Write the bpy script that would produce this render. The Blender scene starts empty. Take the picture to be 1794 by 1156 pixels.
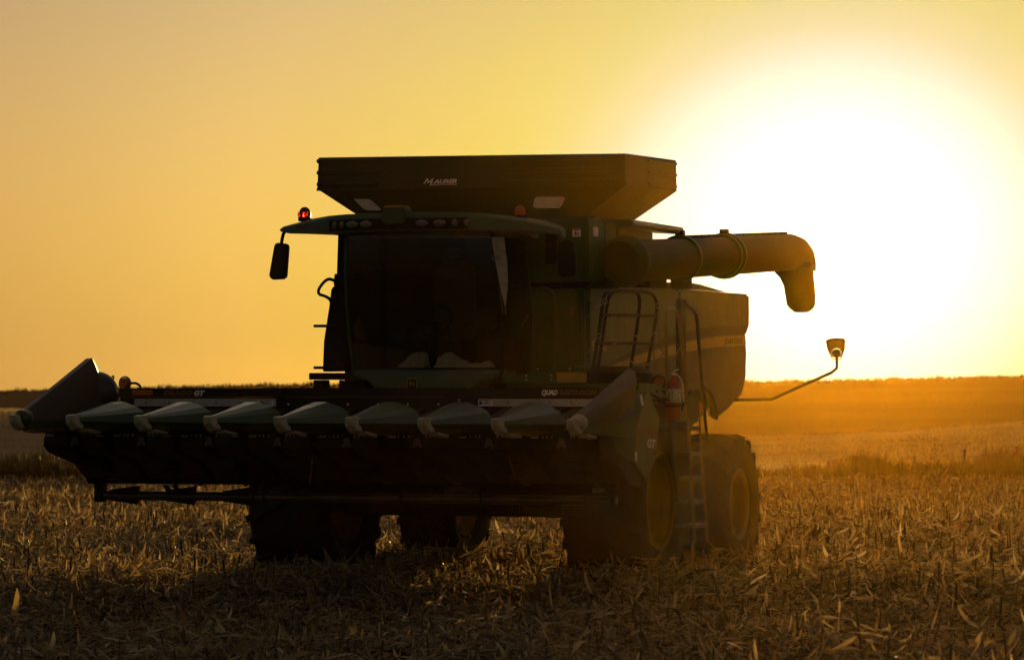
import bpy, bmesh, math, random
import numpy as np
from mathutils import Vector, Matrix
random.seed(7)
R = math.radians
C = bpy.context.scene
COL = C.collection

# ------------------------------------------------------------------ camera, sky, sun, exposure
F_PX, EYE = 6100.0, 2.3                       # focal length in pixels of a 1794 px wide frame; eye height
PITCH = math.atan(112 / F_PX)
cam_d = bpy.data.cameras.new('camera')
cam = bpy.data.objects.new('camera', cam_d); COL.objects.link(cam); C.camera = cam
cam.location = (0, 0, EYE); cam.rotation_euler = (R(90) + PITCH, 0, 0)
cam_d.sensor_width = 36; cam_d.lens = 36 * F_PX / 1794
cam_d.clip_end = 5000; cam_d.clip_start = 0.5
cam_d.dof.use_dof = True; cam_d.dof.focus_distance = 41; cam_d.dof.aperture_fstop = 3.0

SKY_STRENGTH = 0.05
SUN_AZ, SUN_EL = R(5.35), R(2.45)               # azimuth to the right of the view axis, elevation
sd = Vector((math.sin(SUN_AZ) * math.cos(SUN_EL), math.cos(SUN_AZ) * math.cos(SUN_EL), math.sin(SUN_EL)))
sun_d = bpy.data.lights.new('sun', 'SUN'); sun_d.energy = 5.0; sun_d.angle = R(0.53); sun_d.color = (1.0, 0.60, 0.17)
sun = bpy.data.objects.new('sun', sun_d); COL.objects.link(sun)
sun.rotation_euler = sd.to_track_quat('Z', 'Y').to_euler(); sun.location = (20, 200, 60)

W = bpy.data.worlds.new('World'); C.world = W; W.use_nodes = True
nt = W.node_tree; nt.nodes.clear(); N = nt.nodes.new; L = nt.links.new
def mth(op, a, b=None, clamp=False):
    n = N('ShaderNodeMath'); n.operation = op; n.use_clamp = clamp
    for i, x in enumerate((a, b)):
        if x is None: continue
        if isinstance(x, (int, float)): n.inputs[i].default_value = x
        else: L(x, n.inputs[i])
    return n.outputs[0]
tc = N('ShaderNodeTexCoord'); dirv = tc.outputs['Generated']
sky = N('ShaderNodeTexSky'); sky.sky_type = 'NISHITA'; sky.sun_disc = False
sky.sun_elevation = SUN_EL; sky.sun_rotation = SUN_AZ; sky.dust_density = 4; sky.air_density = 1.0; sky.ozone_density = 1.0
sep = N('ShaderNodeSeparateXYZ'); L(dirv, sep.inputs[0])
elev = mth('MULTIPLY', mth('ARCSINE', sep.outputs[2]), 180 / math.pi)
azim = mth('MULTIPLY', mth('ARCTAN2', sep.outputs[0], sep.outputs[1]), 180 / math.pi)
d_az = mth('SUBTRACT', azim, math.degrees(SUN_AZ)); d_el = mth('MULTIPLY', mth('SUBTRACT', elev, math.degrees(SUN_EL)), 1.18)
ang = mth('SQRT', mth('ADD', mth('MULTIPLY', d_az, d_az), mth('MULTIPLY', d_el, d_el)))
def vop(op, a, b=None, s=None):
    n = N('ShaderNodeVectorMath'); n.operation = op
    L(a, n.inputs[0])
    if b is not None:
        if isinstance(b, tuple): n.inputs[1].default_value = b
        else: L(b, n.inputs[1])
    if s is not None:
        if isinstance(s, (int, float)): n.inputs['Scale'].default_value = s
        else: L(s, n.inputs['Scale'])
    return n.outputs[0]
def curve(x, pts, span):
    """smooth one-channel curve of x in degrees"""
    r = N('ShaderNodeValToRGB'); r.color_ramp.interpolation = 'B_SPLINE' if False else 'LINEAR'; e = r.color_ramp.elements
    while len(e) < len(pts): e.new(0.5)
    for i, (q, c) in enumerate(pts): e[i].position = q / span; e[i].color = (*c, 1)
    L(mth('DIVIDE', x, span, True), r.inputs[0]); return r.outputs[0]
# golden evening sky: dusty air scattering forward round the sun, added to the clear-sky model
GLOW = [(0, (.4, .5, .10)), (4.4, (.40, .36, .075)), (6, (.50, .41, .065)), (10, (.68, .41, .10)), (14.5, (.57, .305, .082)), (20, (.34, .18, .06)), (28, (.07, .045, .022)), (60, (.026, .020, .013)), (180, (.046, .038, .026))]
CORE = [(0, (1.4, 1.5, 1.4)), (2.2, (.6, .75, .90)), (3.2, (.20, .33, .64)), (3.9, (.06, .155, .31)), (4.4, (.02, .13, .16)), (5.2, (.04, .08, .04)), (6.2, (.05, .04, .015)), (8.5, (.03, .01, 0)), (12, (0, 0, 0)), (180, (0, 0, 0))]
glow = curve(ang, GLOW, 180.0)
def gau(w): return mth('EXPONENT', mth('MULTIPLY', mth('POWER', mth('DIVIDE', mth('MAXIMUM', elev, 0.0), w), 2.0), -1.0))
# red and green are strongest low down, where the light has crossed the most air
far = mth('DIVIDE', ang, 40.0, True)
def lowgain(w): return mth('ADD', mth('MULTIPLY', gau(w), mth('SUBTRACT', 1.0, far)), far)
warm = N('ShaderNodeCombineXYZ'); L(lowgain(6.2), warm.inputs[0]); L(lowgain(6.8), warm.inputs[1]); L(mth('SUBTRACT', 1.42, mth('MULTIPLY', gau(4.6), 0.52)), warm.inputs[2])
glow = vop('ADD', vop('MULTIPLY', glow, warm.outputs[0]), curve(ang, CORE, 180.0))
cool = curve(elev, [(0, (0, 0, 0)), (8, (0, 0, 0)), (13, (.36, .29, .205)), (19, (.15, .13, .10)), (38, (.105, .092, .07)), (90, (.10, .088, .068))], 90.0)
front = mth('ADD', 0.34, mth('MULTIPLY', mth('POWER', mth('MAXIMUM', mth('COSINE', mth('MULTIPLY', azim, math.pi / 180)), 0.0), 3.0), 0.9))
cool = vop('SCALE', cool, s=front)
base = vop('SCALE', vop('MULTIPLY', sky.outputs[0], (.40, .59, .75)), s=SKY_STRENGTH)
tot = vop('ADD', vop('ADD', base, glow), cool)
bg = N('ShaderNodeBackground'); L(tot, bg.inputs[0]); bg.inputs[1].default_value = 1.0
wo = N('ShaderNodeOutputWorld'); L(bg.outputs[0], wo.inputs[0])
C.view_settings.view_transform = 'Standard'; C.view_settings.look = 'None'
C.view_settings.exposure = 0; C.view_settings.gamma = 1; C.view_settings.use_curve_mapping = False
C.cycles.max_bounces = 5; C.cycles.volume_bounces = 0; C.cycles.transparent_max_bounces = 8
C.cycles.caustics_reflective = False; C.cycles.caustics_refractive = False
C.cycles.use_denoising = True; C.cycles.use_adaptive_sampling = False; C.cycles.sample_clamp_direct = 0.0; C.cycles.sample_clamp_indirect = 0.0

# ------------------------------------------------------------------ the machine's own frame: u across, v backward, w up
YAW = R(19.5); ca, sa = math.cos(YAW), math.sin(YAW)
T0 = Vector((-2.41, 36.0, 0.0))
VM = Matrix.Translation(T0) @ Matrix.Rotation(-YAW, 4, 'Z')
def at(x, y, u=None, v=None, w=None):
    """a measured photograph pixel on a known plane of the machine -> (u, v, w) in metres"""
    a, b = x - 897, 578 - y
    r = (a, F_PX * math.cos(PITCH) - b * math.sin(PITCH), F_PX * math.sin(PITCH) + b * math.cos(PITCH))
    o = (-T0.x * ca + T0.y * sa, -T0.x * sa - T0.y * ca, EYE)
    d = (r[0] * ca - r[1] * sa, r[0] * sa + r[1] * ca, r[2])
    k, val = (0, u) if u is not None else (1, v) if v is not None else (2, w)
    s = (val - o[k]) / d[k]
    return tuple(o[i] + s * d[i] for i in range(3))

# ------------------------------------------------------------------ materials
def new_mat(name):
    m = bpy.data.materials.new(name); m.use_nodes = True
    t = m.node_tree; p = t.nodes['Principled BSDF']
    return m, t, p
def paint(name, col, rough=0.45, dust=0.35, metallic=0.0, dustcol=(0.075, 0.048, 0.020), scale=3.0, bump=0.06, spec=0.5, trans=0.0):
    m, t, p = new_mat(name)
    n = t.nodes.new; l = t.links.new
    tcn = n('ShaderNodeTexCoord')
    no = n('ShaderNodeTexNoise'); no.inputs['Scale'].default_value = scale; no.inputs['Detail'].default_value = 8; no.inputs['Roughness'].default_value = 0.65
    l(tcn.outputs['Object'], no.inputs['Vector'])
    rp = n('ShaderNodeValToRGB'); rp.color_ramp.elements[0].position = 0.42; rp.color_ramp.elements[1].position = 0.72
    rp.color_ramp.elements[0].color = (0, 0, 0, 1); rp.color_ramp.elements[1].color = (dust, dust, dust, 1)
    l(no.outputs['Fac'], rp.inputs[0])
    mx = n('ShaderNodeMix'); mx.data_type = 'RGBA'
    mx.inputs['A'].default_value = (*col, 1); mx.inputs['B'].default_value = (*dustcol, 1)
    l(rp.outputs[0], mx.inputs['Factor']); l(mx.outputs['Result'], p.inputs['Base Color'])
    p.inputs['Metallic'].default_value = metallic
    p.inputs['Specular IOR Level'].default_value = spec
    mr = n('ShaderNodeMath'); mr.operation = 'MULTIPLY_ADD'; l(no.outputs['Fac'], mr.inputs[0]); mr.inputs[1].default_value = 0.3; mr.inputs[2].default_value = rough - 0.1
    l(mr.outputs[0], p.inputs['Roughness'])
    n2 = n('ShaderNodeTexNoise'); n2.inputs['Scale'].default_value = scale * 9; n2.inputs['Detail'].default_value = 4
    l(tcn.outputs['Object'], n2.inputs['Vector'])
    b = n('ShaderNodeBump'); b.inputs['Strength'].default_value = bump; b.inputs['Distance'].default_value = 0.02
    l(n2.outputs['Fac'], b.inputs['Height']); l(b.outputs[0], p.inputs['Normal'])
    return m
M = {}
M['shield_green'] = paint('shield_green', (0.060, 0.086, 0.014), 0.45, dust=0.35, scale=5)
M['pale_plastic'] = paint('weathered_plastic', (0.050, 0.042, 0.036), 0.42, dust=0.4, scale=6)
M['auger_paint'] = paint('dusty_auger_paint', (0.040, 0.040, 0.008), 0.62, dust=0.6, spec=0.2)
M['dark_plastic'] = paint('dark_plastic', (0.012, 0.010, 0.009), 0.38, dust=0.25, dustcol=(.04, .03, .02))
M['rail_grey'] = paint('gold_lit_rail', (0.11, 0.085, 0.035), 0.35, dust=0.3, metallic=0.3)  # lighter gold-grey painted in for the sunlit edges of dark ladder rails
M['green'] = paint('green_paint', (0.018, 0.052, 0.006), 0.38, dust=0.22)
M['dark_stripe'] = paint('dark_green_stripe', (0.010, 0.022, 0.004), 0.45, dust=0.2)
M['green_plastic'] = paint('green_plastic', (0.017, 0.044, 0.004), 0.30, spec=0.35, dust=0.18, dustcol=(.05, .036, .014), scale=5)
M['tank_green'] = paint('tank_green', (0.007, 0.022, 0.003), 0.55, dust=0.2, dustcol=(.04, .025, .008))
M['yellow'] = paint('yellow_paint', (0.24, 0.175, 0.006), 0.42, dust=0.5)
M['stripe'] = paint('yellow_stripe', (0.26, 0.19, 0.02), 0.4, dust=0.2)
M['black'] = paint('black_paint', (0.006, 0.005, 0.004), 0.6, dust=0.2, dustcol=(0.035, 0.022, 0.010), spec=0.3)
M['lower'] = paint('grey_lower_panel', (0.036, 0.032, 0.015), 0.45, dust=0.3)
M['steel'] = paint('worn_steel', (0.10, 0.09, 0.08), 0.35, dust=0.4, metallic=0.7)
M['galv'] = paint('galvanised_plate', (0.42, 0.40, 0.36), 0.45, dust=0.5, metallic=0.3, dustcol=(0.2, 0.16, 0.1), scale=8)
M['rubber'] = paint('tyre_rubber', (0.010, 0.010, 0.010), 0.75, dust=0.6, dustcol=(0.035, 0.022, 0.010), scale=6, bump=0.3, spec=0.25)
M['white'] = paint('white_decal', (0.75, 0.74, 0.70), 0.5, dust=0.25)
M['cream'] = paint('cream_poly_tip', (0.38, 0.32, 0.19), 0.5, dust=0.5, scale=14)
M['orange_text'] = paint('orange_lettering', (0.13, 0.055, 0.006), 0.5, dust=0.2)
M['orange'] = paint('orange_reflector', (0.45, 0.10, 0.012), 0.3, dust=0.2)
M['red'] = paint('red_enamel', (0.16, 0.010, 0.004), 0.4, dust=0.2)
M['red_text'] = paint('red_decal_band', (0.5, 0.05, 0.02), 0.5, dust=0.1)
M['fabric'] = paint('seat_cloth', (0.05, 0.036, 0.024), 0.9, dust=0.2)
M['rag'] = paint('white_cloth', (0.40, 0.40, 0.37), 0.9, dust=0.3, scale=20, bump=0.5)
M['lamp'] = paint('lamp_lens', (0.13, 0.105, 0.075), 0.2, dust=0.5, scale=12)
M['wood'] = paint('weathered_post', (0.10, 0.07, 0.045), 0.8, dust=0.4, scale=10, bump=0.5)
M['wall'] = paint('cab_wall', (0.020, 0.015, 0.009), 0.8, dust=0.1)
def glass(name, tint, gl=0.08):
    m, t, p = new_mat(name); n = t.nodes.new; l = t.links.new
    tr = n('ShaderNodeBsdfTransparent'); tr.inputs[0].default_value = (*tint, 1)
    g = n('ShaderNodeBsdfGlossy'); g.inputs['Roughness'].default_value = 0.04; g.inputs[0].default_value = (0.9, 0.9, 0.9, 1)
    lw = n('ShaderNodeFresnel'); lw.inputs[0].default_value = 1.45
    mx = n('ShaderNodeMixShader'); l(lw.outputs[0], mx.inputs[0]); l(tr.outputs[0], mx.inputs[1]); l(g.outputs[0], mx.inputs[2])
    l(mx.outputs[0], t.nodes['Material Output'].inputs[0]); t.nodes.remove(p)
    return m
M['glass'] = glass('tinted_glass', (0.62, 0.62, 0.52))
def emissive(name, col, base, s):
    m, t, p = new_mat(name); p.inputs['Base Color'].default_value = (*base, 1)
    p.inputs['Emission Color'].default_value = (*col, 1); p.inputs['Emission Strength'].default_value = s
    return m
M['dome_glow'] = emissive('sunlit_dome_glow', (1.0, 0.03, 0.0), (0.3, 0.01, 0.0), 0.6)  # red glow put in for sunlight shining through the beacon dome
def dome(name, col):
    m, t, p = new_mat(name); p.inputs['Base Color'].default_value = (*col, 1); p.inputs['Roughness'].default_value = 0.15
    p.inputs['Transmission Weight'].default_value = 0.5
    return m
M['dome_red'] = dome('beacon_red_dome', (0.10, 0.006, 0.004)); M['dome_orange'] = dome('beacon_orange_dome', (0.55, 0.10, 0.02))
def foliage(name, ramp, transl=0.45, rough=0.55, spec=0.35):
    """leaf material: one random tone per leaf (attribute 'tone') through a colour ramp, with light passing through"""
    m, t, p = new_mat(name); n = t.nodes.new; l = t.links.new
    a = n('ShaderNodeAttribute'); a.attribute_name = 'tone'
    r = n('ShaderNodeValToRGB'); e = r.color_ramp.elements
    while len(e) < len(ramp): e.new(0.5)
    for i, c in enumerate(ramp): e[i].position = i / (len(ramp) - 1); e[i].color = (*c, 1)
    l(a.outputs['Fac'], r.inputs[0]); l(r.outputs[0], p.inputs['Base Color'])
    p.inputs['Roughness'].default_value = rough; p.inputs['Specular IOR Level'].default_value = spec
    tr = n('ShaderNodeBsdfTranslucent'); l(r.outputs[0], tr.inputs[0])
    mx = n('ShaderNodeMixShader'); mx.inputs[0].default_value = transl
    l(p.outputs[0], mx.inputs[1]); l(tr.outputs[0], mx.inputs[2]); l(mx.outputs[0], t.nodes['Material Output'].inputs[0])
    return m
STRAW = [(0.04, 0.027, 0.010), (0.13, 0.088, 0.034), (0.25, 0.175, 0.072), (0.48, 0.34, 0.15), (0.22, 0.115, 0.032), (0.66, 0.52, 0.30)]
M['straw'] = foliage('corn_residue', STRAW, 0.42, 0.55, 0.25)
M['stalk'] = foliage('corn_stalk', [(0.06, 0.04, 0.02), (0.15, 0.10, 0.045), (0.24, 0.17, 0.08)], 0.1)
M['drygrass'] = foliage('dry_grass', [(0.22, 0.15, 0.06), (0.36, 0.26, 0.12), (0.48, 0.36, 0.19)], 0.55)
M['weeds'] = foliage('weed_blades', [(0.015, 0.016, 0.004), (0.035, 0.029, 0.009), (0.085, 0.058, 0.018)], 0.25)
M['goldweed'] = foliage('seeding_weed', [(0.16, 0.11, 0.03), (0.32, 0.22, 0.08), (0.42, 0.30, 0.13)], 0.55)

# ------------------------------------------------------------------ mesh helpers
class MB:
    def __init__(s): s.v = []; s.f = []
    def add(s, vs, fs):
        o = len(s.v); s.v += [tuple(x) for x in vs]; s.f += [tuple(i + o for i in f) for f in fs]; return s
    def box(s, a, b):
        x0, x1 = sorted((a[0], b[0])); y0, y1 = sorted((a[1], b[1])); z0, z1 = sorted((a[2], b[2]))
        return s.add([(x0, y0, z0), (x1, y0, z0), (x1, y1, z0), (x0, y1, z0), (x0, y0, z1), (x1, y0, z1), (x1, y1, z1), (x0, y1, z1)],
                     [(0, 3, 2, 1), (4, 5, 6, 7), (0, 1, 5, 4), (1, 2, 6, 5), (2, 3, 7, 6), (3, 0, 4, 7)])
    def prism(s, poly, axis, a, b):
        """poly: 2D points in the two other axes (in u,v,w order), extruded along axis from a to b"""
        n = len(poly)
        def mk(p, t):
            q = list(p); q.insert(axis, t); return q
        vs = [mk(p, a) for p in poly] + [mk(p, b) for p in poly]
        fs = [tuple(range(n)), tuple(range(2 * n - 1, n - 1, -1))] + [(i, i + n, (i + 1) % n + n, (i + 1) % n) for i in range(n)]
        return s.add(vs, fs)
    def loft(s, secs, cap=True):
        n = len(secs[0]); vs = [p for sec in secs for p in sec]; fs = []
        for k in range(len(secs) - 1):
            for i in range(n):
                j = (i + 1) % n; fs.append((k * n + i, k * n + j, (k + 1) * n + j, (k + 1) * n + i))
        if cap: fs += [tuple(range(n - 1, -1, -1)), tuple((len(secs) - 1) * n + i for i in range(n))]
        return s.add(vs, fs)
    def tube(s, pts, r, n=10, rs=None, smooth=0):
        P = [Vector(p) for p in pts]
        for _ in range(smooth):
            Q = [P[0]]
            for a, b in zip(P[:-1], P[1:]): Q += [a.lerp(b, .25), a.lerp(b, .75)]
            P = Q + [P[-1]]
        secs = []; prev = None
        for i, p in enumerate(P):
            d = ((P[i + 1] - p) if i < len(P) - 1 else Vector()) .normalized() + ((p - P[i - 1]) if i else Vector()).normalized()
            d.normalize()
            if prev is None: x = d.orthogonal().normalized()
            else: x = (prev - d * prev.dot(d)).normalized()
            prev = x; y = d.cross(x); rr = rs[i] if rs else r
            secs.append([p + x * (math.cos(2 * math.pi * k / n) * rr) + y * (math.sin(2 * math.pi * k / n) * rr) for k in range(n)])
        return s.loft(secs)
    def lathe(s, prof, c, axis, n=32, close=False):
        """prof: (distance along axis, radius)"""
        ax = Vector(axis).normalized(); x = ax.orthogonal().normalized(); y = ax.cross(x); c = Vector(c)
        secs = [[c + ax * h + x * (max(r, 1e-4) * math.cos(2 * math.pi * k / n)) + y * (max(r, 1e-4) * math.sin(2 * math.pi * k / n)) for k in range(n)] for h, r in prof]
        return s.loft(secs, cap=not close)
    def quadstrip(s, pts, thick): return s
def mesh_of(mb, name, mat, smooth=35, bevel=0):
    me = bpy.data.meshes.new(name); me.from_pydata(mb.v, [], mb.f); me.validate(); me.update()
    bm = bmesh.new(); bm.from_mesh(me); bmesh.ops.recalc_face_normals(bm, faces=bm.faces)
    if bevel:
        ed = [e for e in bm.edges if len(e.link_faces) == 2 and e.calc_face_angle(0) > R(30)]
        bmesh.ops.bevel(bm, geom=ed, offset=bevel, segments=2, affect='EDGES', clamp_overlap=True)
    bm.to_mesh(me); bm.free()
    me.materials.append(M[mat] if isinstance(mat, str) else mat)
    if smooth: me.shade_smooth(); me.set_sharp_from_angle(angle=R(smooth))
    return me
ORG = {}
def thing(name, label, cat, uvw=(0, 0, 0), group=None, world=False):
    o = bpy.data.objects.new(name, None); COL.objects.link(o)
    o.matrix_world = Matrix.Translation(uvw) if world else VM @ Matrix.Translation(uvw)
    o['label'] = label; o['category'] = cat
    if group: o['group'] = group
    o.empty_display_size = 0.3; ORG[o.name] = Vector(uvw)
    return o
def tag(o, label, cat, group=None):
    o['label'] = label; o['category'] = cat
    if group: o['group'] = group
    return o
def part(name, mb, mat, parent, label=None, smooth=35, bevel=0):
    """one mesh object; mb is written in the thing's frame (u,v,w), the origin is moved to the parent's"""
    me = mesh_of(mb, name, mat, smooth, bevel)
    root = parent
    while root.parent: root = root.parent
    me.transform(Matrix.Translation(-ORG[root.name]))
    o = bpy.data.objects.new(name, me); COL.objects.link(o); o.parent = parent
    if label: o['label'] = label
    return o
def parts_each(name, mb, mat, parent, **k):
    """every loose piece of mb becomes a part of its own"""
    par = list(range(len(mb.v)))
    def find(i):
        while par[i] != i: par[i] = par[par[i]]; i = par[i]
        return i
    for f in mb.f:
        for j in f[1:]: par[find(j)] = find(f[0])
    groups = {}
    for f in mb.f: groups.setdefault(find(f[0]), []).append(f)
    out = []
    for fs_ in groups.values():
        ids = sorted({i for f in fs_ for i in f}); mp = {a: b_ for b_, a in enumerate(ids)}
        m = MB(); m.v = [mb.v[i] for i in ids]; m.f = [tuple(mp[i] for i in f) for f in fs_]
        out.append(part(name, m, mat, parent, **k))
    return out
def lettering(s, size, parent, name, mat, origin, xa, ya, shear=0.0, fat=0.0, spacing=1.0, width=None, thick=0.004):
    """letters as a thin solid: origin = lower-left corner, xa/ya = directions of the text's x and y"""
    cu = bpy.data.curves.new('t', 'FONT'); cu.body = s; cu.size = size; cu.shear = shear; cu.offset = fat; cu.space_character = spacing
    cu.extrude = thick / 2; cu.resolution_u = 3
    ob = bpy.data.objects.new('t', cu); COL.objects.link(ob)
    me = bpy.data.meshes.new_from_object(ob.evaluated_get(bpy.context.evaluated_depsgraph_get()))
    bpy.data.objects.remove(ob); bpy.data.curves.remove(cu)
    xs = [v.co.x for v in me.vertices]; x0 = min(xs); k = 1.0
    if width: k = width / (max(xs) - x0)
    xa, ya = Vector(xa).normalized(), Vector(ya).normalized(); za = xa.cross(ya)
    o = Vector(origin)
    mb = MB(); mb.v = [tuple(o + xa * ((v.co.x - x0) * k) + ya * v.co.y + za * v.co.z) for v in me.vertices]
    mb.f = [tuple(p.vertices) for p in me.polygons]
    bpy.data.meshes.remove(me)
    return part(name, mb, mat, parent, smooth=0)
FR = ((1, 0, 0), (0, 0, 1))     # writing that faces forward
SD = ((0, 1, 0), (0, 0, 1))     # writing on the side that faces +u
def lerp(a, b, t): return a + (b - a) * t

# ================================================================== COMBINE HARVESTER
cb = thing('combine_harvester', 'green combine harvester with tall grain tank extension, standing in the stubble against the sun', 'combine harvester', (0, 5.7, 0))

# ---- hull and chassis
b = MB()
b.prism([(6.1, 1.5), (6.1, 3.52), (8.7, 3.56), (11.7, 3.58), (11.7, 3.2), (11.5, 3.08), (11.5, 2.6), (11.3, 2.25), (10.4, 2.1), (9.2, 1.75), (8.2, 1.35)], 0, -1.6, 1.6)
hull = part('body', b, 'green', cb, bevel=0.02)
b = MB()
b.box((-1.15, 4.5, 1.5), (1.0, 6.09, 2.42)); b.prism([(4.6, 0.95), (4.6, 1.49), (8.3, 1.49), (8.1, 1.2), (6.6, 0.88)], 0, -1.05, 1.05)
b.box((-1.5, 5.45, 0.86), (1.6, 5.95, 1.3)); b.box((0.2, 8.5, 1.0), (0.9, 9.6, 1.5))
part('chassis', b, 'black', cb)
b = MB(); b.box((-1.6, 9.5, 0.72), (1.6, 9.9, 1.0)); b.box((-0.3, 9.4, 0.95), (0.3, 10.0, 2.0)); part('rear_axle', b, 'black', cb, bevel=0.02)
b = MB()
b.prism([(2.75, 1.35), (2.75, 2.15), (4.9, 1.95), (4.9, 1.1)], 0, -0.75, 0.75)
part('feeder_house', b, 'black', cb, bevel=0.02)
b = MB(); b.box((-0.25, 4.15, 0.915), (2.02, 4.23, 0.955)); b.box((-0.2, 4.17, 0.955), (-0.12, 4.21, 1.3)); b.box((1.1, 4.17, 0.955), (1.16, 4.21, 1.2)); b.box((-0.12, 4.17, 1.10), (1.1, 4.2, 1.35))
part('lower_beam', b, 'black', cb)

# ---- side panels
def side_panels(sg):
    f0 = 5.1 if sg > 0 else 6.3            # the left panel starts further back, behind the side guard
    f1 = max(f0 + .1, 5.2)
    s = 'side_panel'
    b = MB(); b.prism([(f0, 3.55), (8.69, 3.61), (8.69, 2.1), (7.7, 1.95), (f0, 1.95)], 0, sg * 1.61, sg * 1.70)
    p1 = part(s, b, 'green', cb, bevel=0.03)
    b = MB(); b.prism([(8.73, 3.61), (11.97, 3.64), (11.97, 3.2), (11.76, 3.10), (11.83, 2.85), (11.80, 2.55), (11.6, 2.28), (10.98, 2.10), (10.36, 1.97), (10.33, 2.1), (10.2, 2.25), (9.95, 2.36), (9.6, 2.42), (9.25, 2.38), (9.0, 2.25), (8.73, 2.1)], 0, sg * 1.61, sg * 1.70)
    p2 = part(s, b, 'green', cb, bevel=0.03)
    x0, x1 = sg * 1.699, sg * 1.704
    b = MB(); b.prism([(f1, 1.98), (f1, 2.47), (7.0, 2.66), (8.66, 2.80), (8.66, 2.13), (7.68, 1.98)], 0, x0, x1); part('lower_panel', b, 'lower', p1, smooth=0)
    b = MB(); b.prism([(8.76, 2.81), (10.3, 2.90), (11.76, 2.94), (11.77, 2.55), (11.58, 2.31), (10.95, 2.13), (10.40, 2.02), (10.24, 2.3), (9.97, 2.40), (9.6, 2.46), (9.22, 2.41), (8.96, 2.28), (8.76, 2.14)], 0, x0, x1); part('lower_panel', b, 'lower', p2, smooth=0)
    b = MB(); b.prism([(f1, 2.51), (f1, 2.54), (7.0, 2.77), (8.66, 2.93), (8.66, 2.81), (7.0, 2.67)], 0, x0, x1); part('stripe', b, 'stripe', p1, smooth=0)
    b = MB(); b.prism([(8.76, 2.82), (8.76, 2.935), (10.3, 3.04), (11.75, 3.08), (11.78, 2.95), (10.3, 2.91)], 0, x0, x1); st = part('stripe', b, 'stripe', p2, smooth=0)
    b = MB(); b.prism([(f1, 2.56), (7.0, 2.86), (8.66, 3.05), (8.66, 2.95), (7.0, 2.79)], 0, x0, x1); part('dark_stripe', b, 'dark_stripe', p1, smooth=0)
    b = MB(); b.prism([(8.76, 2.955), (8.76, 3.06), (10.3, 3.18), (11.92, 3.22), (11.77, 3.10), (10.3, 3.06)], 0, x0, x1); part('dark_stripe', b, 'dark_stripe', p2, smooth=0)
    return p1, p2
p1, p2 = side_panels(1); side_panels(-1)
lettering('S660', 0.17, cb, 'model_lettering', 'cream', (1.7045, 4.98 + .2, 2.80), *SD, fat=0.004, width=0.55)
lettering('JOHN DEERE', 0.11, p2, 'maker_lettering', 'green', (1.7045, 10.75, 2.95), (0, 1, 0.02), (0, 0, 1), fat=0.003, width=0.85)
b = MB(); b.tube([(1.70, v_, w_) for v_, w_ in ((8.75, 2.1), (9.0, 2.25), (9.25, 2.38), (9.6, 2.42), (9.95, 2.36), (10.2, 2.25), (10.33, 2.1), (10.36, 1.97))], .022, 8, smooth=1)
part('wheel_arch_trim', b, 'black', p2)
# engine deck clutter on top, behind the tank
b = MB(); b.box((-1.2, 8.8, 3.58), (1.2, 11.0, 3.70)); b.box((-.9, 8.9, 3.70), (.4, 10.4, 3.74)); b.prism([(9.3, 3.63), (9.35, 3.72), (9.9, 3.71), (10.8, 3.66), (11.3, 3.65)], 0, 1.2, 1.62)
part('engine_deck', b, 'green', cb, bevel=0.015)
b = MB(); b.box((1.5, 8.98, 3.62), (1.75, 9.1, 4.05)); b.box((1.4, 6.4, 3.58), (1.68, 7.0, 3.70)); b.tube([(1.5, 6.3, 3.62), (1.62, 6.7, 3.75), (1.55, 7.3, 3.7), (1.6, 8.1, 3.64)], .05, 8, smooth=2); b.box((1.35, 7.6, 3.6), (1.66, 8.3, 3.78)); b.tube([(1.6, 9.15, 3.6), (1.6, 9.15, 3.95)], .02, 6)
part('auger_cradle', b, 'black', cb, bevel=0.01)

# ---- grain tank
b = MB()
b.box((-1.25, 5.62, 3.53), (1.72, 6.08, 4.33)); b.box((-1.25, 6.08, 3.60), (1.45, 8.4, 4.40)); b.box((0.97, 5.0, 3.60), (1.72, 5.62, 4.33))
b.box((1.0, 5.0, 2.54), (1.66, 6.08, 3.52)); b.box((-1.25, 5.62, 2.42), (1.0, 6.08, 3.53))
tank = part('grain_tank', b, 'green', cb, bevel=0.02)
b = MB(); b.box((1.0, 4.985, 3.535), (1.74, 6.1, 3.585)); part('tank_ledge', b, 'black', tank)
b = MB(); b.prism([(1.45, 4.37), (1.45, 4.30), (1.90, 4.27), (1.92, 4.31), (1.90, 4.36)], 1, 6.1, 8.2); part('auger_canopy', b, 'green', tank, bevel=0.008)
b = MB(); b.prism([(6.08, 4.34), (6.08, 3.62), (6.16, 3.75), (6.14, 4.18), (6.25, 4.29), (6.5, 4.34)], 0, 1.46, 1.73); part('pivot_housing', b, 'green', tank)
for (x, y, sx, sz, mt) in ((937, 411, .085, .07, 'galv'), (1010, 408, .10, .09, 'white')):
    p = at(x, y, v=4.99); b = MB(); b.box((p[0] - sx / 2, 4.99, p[2] - sz / 2), (p[0] + sx / 2, 4.996, p[2] + sz / 2)); o = part('warning_decal', b, mt, tank)
p = at(1010, 408, v=4.985)
b = MB(); b.box((p[0] - .04, 4.984, p[2] + .028), (p[0] + .04, 4.989, p[2] + .040)); b.box((p[0] - .02, 4.984, p[2] - .03), (p[0] - .005, 4.989, p[2] + .015)); b.box((p[0] - .005, 4.984, p[2] - .012), (p[0] + .03, 4.989, p[2] - .002)); b.box((p[0] + .012, 4.984, p[2] - .035), (p[0] + .022, 4.989, p[2] - .014)); part('decal_symbol', b, 'black', tank)
p = at(1043, 406, u=1.725); b = MB(); b.box((1.725, p[1] - .09, p[2] - .055), (1.731, p[1] + .09, p[2] + .055)); part('warning_decal', b, 'white', tank)
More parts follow.
